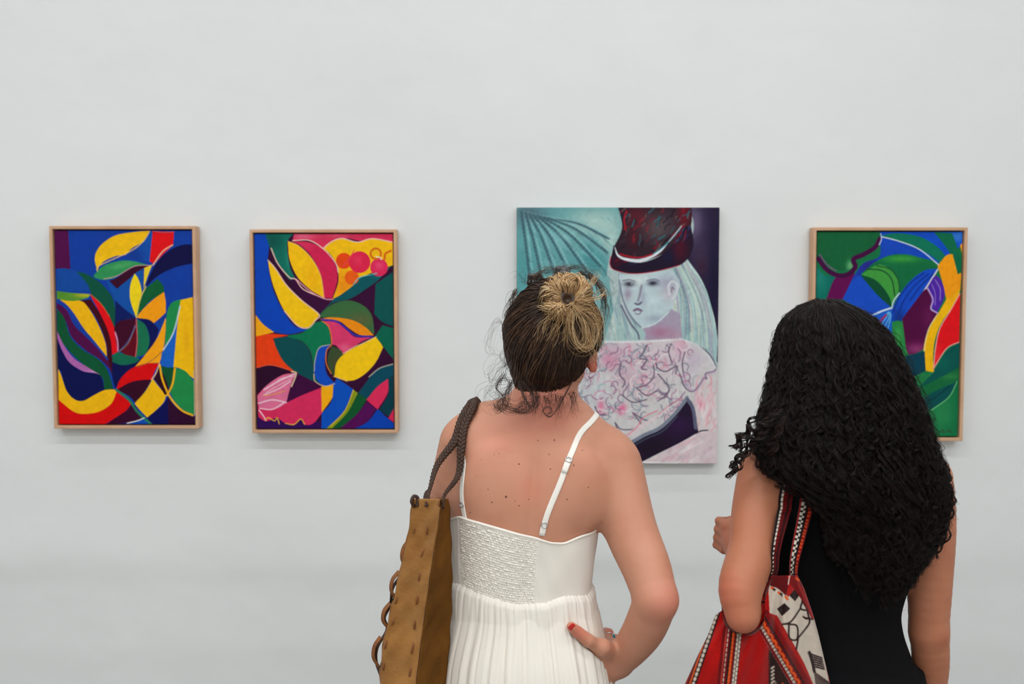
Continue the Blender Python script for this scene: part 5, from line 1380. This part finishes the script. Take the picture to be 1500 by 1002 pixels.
for i, (nm, dz) in enumerate((('index', .034), ('middle', .016), ('ring', -.002), ('little', -.018))):
    k = ha + (-.016 - .002 * i, .016, dz); f2[nm] = [k, k + (-.010, .030, .004), k + (.016, .046, .002), k + (.030, .026, -.002)]
f2['thumb'] = [ha + (.016, .02, .02), ha + (.018, .045, .034), ha + (.004, .06, .034), ha + (-.012, .064, .026)]
hb = q1(1353, 1110, B2 + .07)
palm2 += [cone(q1(1354, 1095, B2 + .06), hb + (0, 0, -.02), .024, .022, .012, 'hand'), cone(hb + (-.004, .012, -.03), hb + (-.002, .028, -.075), .022, .017, .012, 'hand'), cone(hb + (0, -.012, -.03), hb + (.002, -.020, -.070), .020, .015, .012, 'hand')]
f3 = {}
for i, (nm, dy, l) in enumerate((('index', .034, .075), ('middle', .014, .084), ('ring', -.006, .078), ('little', -.024, .060))):
    k = hb + (0, dy, -.078 + abs(i - 1) * .004); f3[nm] = [k, k + (-.004, dy * .1, -l * .45), k + (-.014, dy * .12, -l * .75), k + (-.026, dy * .12, -l * .95)]
f3['thumb'] = [hb + (-.010, .026, -.02), hb + (-.018, .048, -.05), hb + (-.022, .054, -.075), hb + (-.028, .054, -.098)]
cx2_ = q1(1232, 1002)[0]
prims2 = torso2 + neck2 + head_prims(H2, R2) + larm2 + rarm2 + palm2 + hand_prims(f2) + hand_prims(f3) + legs(cx2_, B2, .79, .072, hr_=.074)
fn2 = lambda P: sdf(prims2, P, spine2)
red2 = [(q1(1060, 870, B2 - .16), .07, (196, 104, 82), .5), (q1(1085, 925, B2 - .18), .05, (200, 112, 90), .4), (q1(1378, 938, B2 - .05), .03, (166, 88, 66), .5), (q1(1056, 785, B2 + .1), .05, (196, 120, 100), .5)]
m_skin2 = make_skin('warm_skin', (184, 120, 91), [], ((168, 102, 74), .5, red2))
P2 = empty('woman', (cx2_, B2, 0))
tag(P2, 'woman in a sleeveless black dress with long curly black hair down her back', 'person')
V, Fq = surface(fn2, (.36, 1.62, 0.0), (.92, 2.28, 1.70), .0036)
body2 = mesh_obj('body', V, Fq, m_skin2, P2)
head_extras(H2, R2, body2)
m_black = mat('black_jersey', (9, 9, 12), 0.9, spec=.15, bump=(300, .3, .0008))
ftor2 = lambda P: sdf(torso2, P, spine2)
hem = loft([(0.42, cx2_, B2, .215, .17), (.55, cx2_, B2, .20, .158), (.70, cx2_, B2, .182, .140), (.86, cx2_ + .0, B2 - .004, .152, .116)], 2.2)
scoop = ell(q1(1255, 655, B2 - .05), (.066, .16, .115), .01)
scoopf = ell(q1(1240, 655, B2 + .10), (.075, .12, .115), .01)
ahl = cone(q1(1098, 640, B2), q1(1106, 742, B2 - .03), .052, .046); ahr = cone(q1(1392, 650, B2), q1(1386, 745, B2 - .01), .050, .044)
def tank(P):
    d = smin(ftor2(P) - .0042, pdist(hem, P), .03)
    for p in (scoop, scoopf, ahl, ahr): d = smax(d, -pdist(p, P), .006)
    top = (P[:, 2] - 1.415) ; return np.maximum(d, top)
V, Fq = surface(tank, (.36, 1.70, .40), (.92, 2.20, 1.50), .0036)
dress2 = mesh_obj('dress', V, Fq, m_black, P2)
sandals(P2, cx2_, B2, .072, m_black, m_black)

# --- the long curls
m_curl = mat('black_curls', (20, 14, 13), 0.42, spec=.22, attr='Col')
def hrow(xl, xr, py, Yc, b): a = W(xl, py, Yc); c = W(xr, py, Yc); return (a[2], (a[0] + c[0]) / 2, Yc, (c[0] - a[0]) / 2, b)
HR = [hrow(1198, 1220, 440, B2 + .01, .012), hrow(1172, 1246, 449, B2 + .01, .045), hrow(1152, 1276, 466, B2 + .01, .075), hrow(1141, 1298, 492, B2 + .01, .098), hrow(1137, 1314, 525, B2 + .005, .112), hrow(1131, 1328, 558, B2 - .005, .118), hrow(1124, 1343, 592, B2 - .02, .118),
      hrow(1117, 1354, 625, B2 - .035, .115), hrow(1110, 1366, 660, B2 - .055, .105), hrow(1118, 1376, 690, B2 - .075, .095), hrow(1160, 1386, 730, B2 - .09, .085), hrow(1192, 1380, 765, B2 - .10, .070), hrow(1198, 1366, 800, B2 - .105, .060), hrow(1208, 1346, 835, B2 - .105, .050), hrow(1220, 1334, 858, B2 - .105, .04)]
HR = np.array(sorted([tuple(map(float, r)) for r in HR]))
hz = np.linspace(HR[0, 0], HR[-1, 0], 300)
HA = np.stack([np.interp(hz, HR[:, 0], HR[:, i]) for i in range(1, 5)], 1)
def hpos(z, phi, s):
    cx, cy, a, b = [np.interp(z, hz, HA[:, i]) for i in range(4)]
    return np.stack([cx + s * a * np.cos(phi), cy + s * b * np.sin(phi), z], -1)
def inner_hair(P):
    d = np.inf * np.ones(len(P)); z = P[:, 2]
    cx, cy, a, b = [np.interp(z, hz, HA[:, i]) for i in range(4)]
    x = P[:, 0] - cx; y = P[:, 1] - cy; a = a * .88 + .001; b = b * .90 + .001
    q = np.sqrt((x / a) ** 2 + (y / b) ** 2) + 1e-4; rr = np.sqrt(x * x + y * y) + 1e-4
    d = rr * (q - 1) / q; e = np.maximum(z - (HR[-1, 0] - .006), (HR[0, 0] + .05) - z)
    d = np.maximum(d, e)
    front = ((P - H2) @ R2); face = front[:, 1] * .9 + front[:, 2] * -.35 - .03
    return smax(d, np.where(z > 1.35, face, face + .0), .01)
ctr = q1(1240, 620, B2)
V, Fq = surface(inner_hair, (ctr[0] - .30, B2 - .24, 1.03), (ctr[0] + .30, B2 + .16, 1.66), .0045)
nz = .004 * np.sin(V[:, :1] * 260 + np.sin(V[:, 2:] * 90) * 2) * np.cos(V[:, 2:] * 170 + V[:, 1:2] * 120)
V = V + nz * np.array([[1, -1, 0]])
hair2 = mesh_obj('hair', V, Fq, m_curl, P2, colors=np.tile(lin((13, 9, 9)), (len(V), 1)))
cr_ = np.random.RandomState(99)
def curls(count, per, rad, seed, s_lo, s_hi, amp, frizz=0.0, N=96, phir=(-205, 25), name='curls', endspread=1.0, pitch=(.028, .048)):
    r = np.random.RandomState(seed)
    S = count * per
    phi0 = np.radians(r.uniform(phir[0], phir[1], count)); s0 = r.uniform(s_lo, s_hi, count) ** .7
    ztop = HR[-1, 0]
    ends_tab = [(-210, 700), (-180, 690), (-165, 700), (-150, 712), (-135, 800), (-115, 840), (-90, 850), (-65, 852), (-45, 845), (-25, 812), (-5, 772), (30, 745)]
    pe = np.interp(np.degrees(phi0), [e[0] for e in ends_tab], [e[1] for e in ends_tab]) + r.randn(count) * 14 - r.rand(count) ** 3 * 50
    zend = np.array([W(1240, p, B2 - .08)[2] for p in pe])
    # start: some curls start lower on the scalp, beneath the upper ones
    st = r.rand(count) ** 1.6 * .55 * (r.rand(count) < .75)
    t = np.linspace(0, 1, N)
    prof = 1 - (1 - np.clip(t * 1.0, 0, 1)) ** 1.0
    zs = ztop - (ztop - (ztop - .13)) * st
    zz = zs[:, None] + (zend - zs)[:, None] * (t[None] ** (1.0 + .35 * (1 - st[:, None])))
    drift = np.radians(r.randn(count) * 7)[:, None] * t[None]
    base = hpos(zz, phi0[:, None] + drift, s0[:, None] * (1 + .03 * np.sin(t[None] * r.uniform(4, 9, (count, 1)) + r.rand(count, 1) * 6)))
    L = np.concatenate([np.zeros((count, 1)), np.cumsum(np.linalg.norm(np.diff(base, axis=1), axis=2), axis=1)], 1)
    pt = r.uniform(pitch[0], pitch[1], (count, 1)); sg = np.where(r.rand(count, 1) < .5, 1, -1)
    ramp = .12 + .88 * np.clip((L - .03) / .15, 0, 1)
    A = amp * r.uniform(.55, 1.25, (count, 1)) * ramp * (1 - .25 * t[None])
    th = sg * 2 * math.pi * L / pt + r.rand(count, 1) * 6.28 + .6 * np.sin(L * 60 + r.rand(count, 1) * 6)
    out = nrm(np.stack([np.cos(phi0), np.sin(phi0), np.zeros(count)], 1))[:, None, :]; sd = np.cross(out, (0, 0, 1.0))
    X = base + sd * (A * np.cos(th))[..., None] + out * (A * .8 * np.sin(th))[..., None] + np.array([0, 0, 1.0]) * (A * .45 * np.cos(th + 1))[..., None]
    X = np.repeat(X, per, 0); thr = np.repeat(th, per, 0); Lr = np.repeat(L, per, 0)
    jw = .0011 + .0004 * np.clip(Lr / .3, 0, 1)
    j = r.randn(S, 1, 3) * jw[..., None] + frizz * r.randn(S, 1, 3) * np.clip(Lr / .2, 0, 1)[..., None]
    X = X + j + (.0006 + frizz * .4) * np.sin(Lr * r.uniform(60, 220, (S, 1)) + r.rand(S, 1) * 6)[..., None] * r.randn(S, 1, 3)
    cols = np.array([lin((20, 14, 13)), lin((28, 19, 17)), lin((14, 10, 10)), lin((40, 26, 21))])[r.choice(4, S, p=[.4, .28, .2, .12])]
    V, Fq, C = tubes(X, rad * r.uniform(.7, 1.25, (S, 1)) * (1 - .5 * t[None] ** 4), 3, col=np.repeat(cols[:, None], N, 1))
    return mesh_obj(name, V, Fq, m_curl, hair2, colors=C)
curls(700, 9, .00066, 4, .84, 1.02, .0098, pitch=(.032, .056))
curls(300, 2, .00034, 6, .95, 1.08, .0085, frizz=.0035, name='frizz')
# ringlets escaping beside the left shoulder and over the right arm
def ringlets(paths, per, amp, pitch, name, rad=.0006):
    r = np.random.RandomState(len(name)); XX = []; N = 90
    for p in paths:
        Q = cr([q1(*a) for a in p], N); L = np.concatenate([[0], np.cumsum(np.linalg.norm(np.diff(Q, axis=0), axis=1))]); T = nrm(np.gradient(Q, axis=0)); B = nrm(np.cross(T, np.tile((0, 1.0, 0), (N, 1)))); C = np.cross(T, B)
        for c in range(3):
            a0 = r.rand() * 6.28; pt = pitch * r.uniform(.8, 1.3); aa = amp * r.uniform(.6, 1.2); o = r.randn(1, 3) * .005 * np.linspace(0, 1, N)[:, None]; fr_ = np.clip(L / .05, .2, 1)[:, None]
            X = Q + o + aa * fr_ * (B * np.cos(2 * math.pi * L / pt + a0)[:, None] + C * np.sin(2 * math.pi * L / pt + a0)[:, None])
            for k in range(per): XX.append(X + r.randn(1, 3) * .0012 + .0008 * np.sin(L[:, None] * 150 + r.rand() * 6) * r.randn(1, 3))
    XX = np.array(XX); cols = np.array([lin((20, 14, 13)), lin((30, 20, 17)), lin((46, 30, 24))])[r.randint(0, 3, len(XX))]
    V, Fq, C = tubes(XX, np.full(XX.shape[:2], rad), 3, col=np.repeat(cols[:, None], N, 1)); return mesh_obj(name, V, Fq, m_curl, hair2, colors=C)
ringlets([[(1135, 590, B2 - .10), (1115, 625, B2 - .10), (1098, 645, B2 - .09), (1084, 662, B2 - .08), (1074, 690, B2 - .08)],
          [(1140, 600, B2 - .12), (1122, 630, B2 - .12), (1104, 650, B2 - .11), (1090, 668, B2 - .10), (1076, 678, B2 - .09), (1074, 698, B2 - .08)],
          [(1130, 585, B2 - .06), (1106, 612, B2 - .05), (1094, 640, B2 - .05), (1080, 655, B2 - .05)],
          [(1150, 610, B2 - .12), (1138, 640, B2 - .13), (1132, 662, B2 - .12), (1136, 690, B2 - .11)],
          [(1145, 600, B2 - .12), (1120, 622, B2 - .12), (1100, 628, B2 - .10), (1088, 640, B2 - .09), (1082, 655, B2 - .08)]], 9, .0062, .032, 'shoulder_ringlets')
ringlets([[(1365, 650, B2 - .10), (1382, 690, B2 - .10), (1390, 730, B2 - .09), (1386, 765, B2 - .09), (1380, 795, B2 - .09)],
          [(1360, 640, B2 - .08), (1378, 672, B2 - .08), (1390, 700, B2 - .07), (1392, 735, B2 - .08)],
          [(1368, 680, B2 - .12), (1376, 730, B2 - .12), (1374, 780, B2 - .11), (1366, 815, B2 - .10)],
          [(1355, 640, B2 - .10), (1372, 700, B2 - .12), (1382, 740, B2 - .11), (1372, 770, B2 - .11)]], 9, .0058, .032, 'arm_ringlets')

# ---------------------------------------------------------------- woven bag of the second visitor
m_woven = mat('woven_wool', (150, 30, 20), 0.95, spec=.1, sheen=.2, attr='Col', bump=(520, .5, .0012))
def woven_canvas():
    # drawn in the frame of the bag front (x 980..1240, y 830..1110 of its outline), 5.5 units per pixel of outline
    c = Canvas([(-110, 55), (1321, 55), (1321, 1595), (-110, 1595)], 330, 356, (158, 10, 8))
    p, s = c.poly, c.stroke
    dark = (34, 16, 16); wh = (196, 184, 170); org = (214, 80, 24); red = (166, 12, 8); dred = (110, 8, 12)
    # brighter red patch on the red ground
    c.blob((196, 16, 10), 250, 700, 60, 200, .5, False)
    # ivory panel with dark zigzag figure on the right
    p(wh, '690,215* 760,210 850,300* 920,240* 1000,330* 1060,480 1120,700 1180,1000 1220,1300* 1240,1595* 900,1595* 1050,1000* 960,800 760,450* 700,430*')
    for i in range(46):
        x = 700 + i * 11.5; s((150, 138, 128), 2.4, f'{x},230 {x+30},600 {x+60},1000 {x+80},1595', alpha=.45)
    for q in ('960,330 1000,400 950,395 965,330', '950,390 870,500 800,520 860,515', '1000,400 1020,470 1050,480', '990,470 1015,475 1015,520 930,630', '855,520 920,535 920,640 860,630 855,520', '930,635 915,720', '970,460 1000,478'):
        s(dark, 12, q)
    p(dark, '760,395* 820,350* 865,395* 800,455*'); p(dark, '860,290* 910,230* 945,280* 905,335*')
    for k in range(6): s(dark, 11, f'{1010+k*10},{750+k*22} {1060+k*8},{770+k*20} {1120+k*4},{790+k*18}')
    s(dark, 22, '1020,745 1045,830 1060,900'); 
    for k in range(14): s(dark, 7, f'{1060+k*11},{900+k*8} {1075+k*11},{1010} {1085+k*11},{1120} {1095+k*11},{1595}')
    p(dred, '880,110* 950,170* 1000,330 1050,470* 1040,480* 980,360 900,240* 850,180*'); s((150, 14, 12), 16, '930,190 990,320 1050,470'); s(org, 16, '915,150 935,170')
    p((84, 8, 12), '690,150* 760,125 830,110* 860,180* 830,290* 760,230 690,215*')
    for k in range(8): s([wh, org, dark][k % 3], 16, f'{695+k*19},{215+k*12} {712+k*19},{222+k*14}')
    s(wh, 9, '850,200 860,140 880,60')
    # lower fold panel (black, white, orange) between the red cloth and the diagonal border
    p((46, 26, 22), '690,640* 760,760* 900,960* 1010,1150* 1100,1400* 1130,1595* 700,1595* 690,1100* 700,860*')
    for k in range(60):
        rs_ = np.random.RandomState(k); x = rs_.uniform(720, 1000); y = rs_.uniform(800, 1580)
        if (x - 690) < (y - 640) * .85: s([wh, dark, org, (120, 100, 90)][rs_.randint(4)], rs_.uniform(8, 18), np.array([[x, y], [x + rs_.uniform(-14, 22), y + rs_.uniform(14, 42)]]), raw=True)
    for k in range(40): s(dark, 8, f'{690},{760+k*22} {730},{768+k*22}')
    for k in range(26):
        y = 860 + k * 29; s(wh, 13, f'735,{y} 715,{y+16}')
    # diagonal border from under the elbow to the lower right
    def band(a, b, w, col, off=0.0):
        a = np.array(a, float); b = np.array(b, float); t = (b - a) / np.linalg.norm(b - a); n = np.array((-t[1], t[0])); s(col, w, np.stack([a + n * off, (a + b) / 2 + n * off, b + n * off]), raw=True)
    A, Bp = (640, 470), (1150, 1330); L = math.hypot(Bp[0] - A[0], Bp[1] - A[1]); t_ = np.array([(Bp[0] - A[0]) / L, (Bp[1] - A[1]) / L]); n_ = np.array((-t_[1], t_[0]))
    band(A, Bp, 150, dred); band(A, Bp, 10, (130, 14, 14), -66)
    k = 0
    while k * 30 < L:
        o = np.array(A) + t_ * k * 30
        s(wh, 24, np.stack([o + n_ * 42, o + n_ * 42 + t_ * 10]), raw=True); s(dark, 18, np.stack([o + n_ * 42 + t_ * 20, o + n_ * 42 + t_ * 24]), raw=True)
        s(org, 20, np.stack([o + n_ * (6 if k % 2 else 16), o + n_ * (6 if k % 2 else 16) + t_ * 26]), raw=True); s(dark, 16, np.stack([o - n_ * 22, o - n_ * 22 + t_ * 12]), raw=True)
        s((170, 100, 100), 5, np.stack([o + n_ * 74, o + n_ * 74 + t_ * 18]), raw=True); k += 1
    # vertical borders on the red cloth
    def vband(top, bot, items):
        top = np.array(top, float); bot = np.array(bot, float); Lb = np.linalg.norm(bot - top); t = (bot - top) / Lb; n = np.array((t[1], -t[0]))
        for off, w, col, step, dash, ph in items:
            if not step: s(col, w, np.stack([top + n * off, (top + bot) / 2 + n * off, bot + n * off]), raw=True); continue
            q = ph
            while q < Lb:
                a = top + n * off + t * q; s(col, w, np.stack([a, a + t * dash]), raw=True, soft=.6); q += step
    vband((400, 560), (290, 1595), [(0, 150, dred, 0, 0, 0), (-45, 12, (176, 60, 50), 0, 0, 0), (-28, 10, wh, 40, 22, 0), (0, 20, dark, 0, 0, 0), (14, 20, org, 34, 16, 0), (60, 44, dark, 0, 0, 0), (50, 18, wh, 36, 16, 0), (70, 18, wh, 36, 16, 18), (90, 8, red, 0, 0, 0)])
    vband((270, 420), (40, 1100), [(0, 70, dark, 0, 0, 0), (-14, 14, org, 0, 0, 0), (12, 24, wh, 40, 12, 0), (-34, 14, dred, 0, 0, 0)])
    vband((40, 1100), (-20, 1595), [(0, 70, dark, 0, 0, 0), (-14, 14, org, 0, 0, 0), (12, 24, wh, 40, 12, 0), (-34, 14, dred, 0, 0, 0)])
    s((120, 120, 110), 30, '235,380 215,480 225,560', alpha=.9); s(dark, 14, '240,400 225,520')
    return c.result(4)
wimg = woven_canvas()
P_b2 = empty('woven_bag', tuple(q1(1110, 1085, B2 - .11)))
tag(P_b2, 'red, black and white woven bag hanging from the shoulder above the black dress', 'bag')
bl_ = [(843, 1127, 1168), (850, 1124, 1172), (862, 1112, 1178), (880, 1082, 1184), (900, 1048, 1191), (930, 1037, 1199), (960, 1022, 1206), (1002, 1003, 1216), (1040, 992, 1222), (1070, 992, 1220), (1090, 1004, 1208), (1100, 1030, 1185)]
bl_ = np.array(bl_, float)
def bag2_surface():
    nu, nv = 210, 230; py = np.linspace(843, 1100, nv); u = np.linspace(0, 1, nu)
    k = np.hanning(13); k /= k.sum()
    sm = lambda a: np.convolve(np.pad(a, 6, mode='edge'), k, 'valid')
    xl = sm(np.interp(py, bl_[:, 0], bl_[:, 1])); xr = sm(np.interp(py, bl_[:, 0], bl_[:, 2]))
    PX = xl[:, None] * (1 - u) + xr[:, None] * u; PY = np.repeat(py[:, None], nu, 1)
    edge = np.sin(math.pi * np.clip(u, 0.001, .999))[None] ** .55; vb = np.sin(math.pi * np.clip((py - 836) / 268, 0, 1))[:, None] ** .5
    bulge = .040 * edge * vb
    # drape folds running down from the gathered top
    ang = (PX - 1146) / (PY - 800)
    folds = .0060 * np.sin(ang * 16) + .0035 * np.sin(ang * 34 + 1); fold_amp = edge * np.clip((PY - 850) / 60, 0, 1)
    # the doubled-over border stands proud
    d = ((PX - 1116) * .86 - (PY - 905) * .51); ridge = .0050 * np.exp(-((d + 0) / 10.0) ** 2) * (PY > 900)
    armdent = .020 * np.exp(-(((PX - 1090) / 42) ** 2 + ((PY - 880) / 60) ** 2))
    Yf = B2 - .122 - bulge - folds * fold_amp - ridge + armdent
    Yb_ = B2 - .122 + .016 * edge * vb + armdent * .3
    def pts(Yv): return np.array([W(a, b, y) for a, b, y in zip(PX.ravel(), PY.ravel(), Yv.ravel())])
    Vf = pts(Yf); Vb = pts(Yb_)
    clear_of = lambda P: np.minimum(sdf(larm2 + palm2[:2], P), tank(P))
    Vf = push_out(clear_of, Vf, .0065, 16, .005); Vb = push_out(clear_of, Vb, .0030, 16, .005)
    # colours: outline frame -> drawing frame
    ix = np.clip(((PX - 980) / 260 * (wimg.shape[1] - 1)), 0, wimg.shape[1] - 1.001); iy = np.clip(((PY - 830) / 280 * (wimg.shape[0] - 1)), 0, wimg.shape[0] - 1.001)
    x0 = ix.astype(int); y0 = iy.astype(int); fx = (ix - x0)[..., None]; fy = (iy - y0)[..., None]
    C = wimg[y0, x0] * (1 - fx) * (1 - fy) + wimg[y0, x0 + 1] * fx * (1 - fy) + wimg[y0 + 1, x0] * (1 - fx) * fy + wimg[y0 + 1, x0 + 1] * fx * fy
    C = lin(C.reshape(-1, 3)); idx = np.arange(nu * nv).reshape(nv, nu)
    F1 = np.stack([idx[:-1, :-1], idx[1:, :-1], idx[1:, 1:], idx[:-1, 1:]], -1).reshape(-1, 4); n = nu * nv; F2 = F1[:, ::-1] + n
    ring = np.concatenate([idx[0, :-1], idx[:-1, -1], idx[-1, :0:-1], idx[:0:-1, 0]]); nx = np.roll(ring, -1)
    F3 = np.stack([ring, nx, nx + n, ring + n], -1)
    return np.vstack([Vf, Vb]), np.vstack([F1, F2, F3]), np.vstack([C, C])
V, Fq, C = bag2_surface()
bag2 = mesh_obj('bag_pouch', V, Fq, m_woven, P_b2, colors=C)
def woven_strap(pts, widths, paint, name, normal=(0, -1, .1), thick=.0032):
    N, M = 420, 15
    Q = cr(np.hstack([np.array(pts), np.array(widths)[:, None]]), N); wd = Q[:, 3]; Q = Q[:, :3]
    Q = push_out(lambda P: np.minimum(sdf(prims2[:len(torso2) + len(neck2)] + larm2, P), tank(P)), Q, .006)
    for _ in range(8): Q[1:-1] = (Q[:-2] + 2 * Q[1:-1] + Q[2:]) / 4
    T = nrm(np.gradient(Q, axis=0))
    _, Nn = snap(ftor2, Q + 0, None or 0, 0) if False else (0, nrm(grad(ftor2, Q)))
    Nn = nrm(Nn + np.array(normal) * 1.2); Nn = nrm(Nn - T * np.sum(Nn * T, 1, keepdims=True)); B = np.cross(Nn, T); B = np.where(B[:, :1] < 0, -B, B)
    L = np.concatenate([[0], np.cumsum(np.linalg.norm(np.diff(Q, axis=0), axis=1))]); v = np.linspace(-.5, .5, M)
    Vf = Q[:, None] + B[:, None] * (v[None, :] * wd[:, None])[..., None] + Nn[:, None] * thick * (.5 + .25 * np.cos(v * math.pi))[None, :, None]; Vb = Vf - Nn[:, None] * thick
    Cc = np.array([[lin(paint(l, w)) for w in v] for l in L]).reshape(-1, 3)
    idx = np.arange(N * M).reshape(N, M); n = N * M
    F1 = np.stack([idx[:-1, :-1], idx[1:, :-1], idx[1:, 1:], idx[:-1, 1:]], -1).reshape(-1, 4); ring = np.concatenate([idx[0, :-1], idx[:-1, -1], idx[-1, :0:-1], idx[:0:-1, 0]]); nx = np.roll(ring, -1)
    return mesh_obj(name, np.vstack([Vf.reshape(-1, 3), Vb.reshape(-1, 3)]), np.vstack([F1, F1[:, ::-1] + n, np.stack([ring, nx, nx + n, ring + n], -1)]), m_woven, P_b2, colors=np.vstack([Cc, Cc]))
def paintL(l, w):
    if -.30 < w < -.18: return (206, 196, 184) if (l % .0085) < .0058 else (30, 14, 16)
    if w < -.30: return (26, 12, 14)
    if w < .1: return (110, 8, 10) if (l % .006) < .0038 else (60, 6, 10)
    return (44, 8, 12) if w < .3 else (90, 8, 12)
def paintR(l, w):
    if w < -.36: return (140, 12, 12)
    if w < -.02: return (206, 198, 186) if (int(l / .0052) + (w > -.19)) % 2 else (24, 14, 16)
    if w < .16: return (34, 10, 14)
    return (206, 66, 26) if (l % .0075) < .0042 and w < .4 else (120, 8, 10)
ov2 = lambda px, py, Y, off: snap(lambda P: sdf(torso2, P), [q1(px, py, Y)], off)[0][0]
woven_strap([q1(1131, 856, B2 - .105), q1(1134, 825, B2 - .125), q1(1139, 790, B2 - .125), ov2(1146, 750, B2 - .10, .010), ov2(1152, 715, B2 - .10, .010), ov2(1155, 685, B2 - .09, .010), ov2(1158, 660, B2 - .06, .010), ov2(1160, 648, B2 - .01, .010), ov2(1160, 655, B2 + .05, .010), ov2(1156, 700, B2 + .09, .010), q1(1140, 760, B2 + .12), q1(1124, 820, B2 + .08), q1(1122, 870, B2 - .02), q1(1126, 885, B2 - .085)],
            [.012, .014, .018, .024, .026, .026, .026, .026, .026, .024, .022, .018, .014, .012], paintL, 'strap')
woven_strap([q1(1162, 856, B2 - .105), q1(1163, 825, B2 - .128), q1(1169, 795, B2 - .126), ov2(1178, 760, B2 - .10, .010), ov2(1184, 725, B2 - .10, .010), ov2(1187, 695, B2 - .09, .010), ov2(1187, 668, B2 - .07, .010), ov2(1185, 648, B2 - .02, .010), ov2(1184, 652, B2 + .05, .010), ov2(1180, 700, B2 + .09, .010), q1(1160, 770, B2 + .14), q1(1134, 830, B2 + .10), q1(1126, 880, B2 - .02), q1(1132, 890, B2 - .08)],
            [.014, .016, .020, .024, .027, .027, .027, .027, .027, .024, .022, .018, .014, .012], paintR, 'strap')
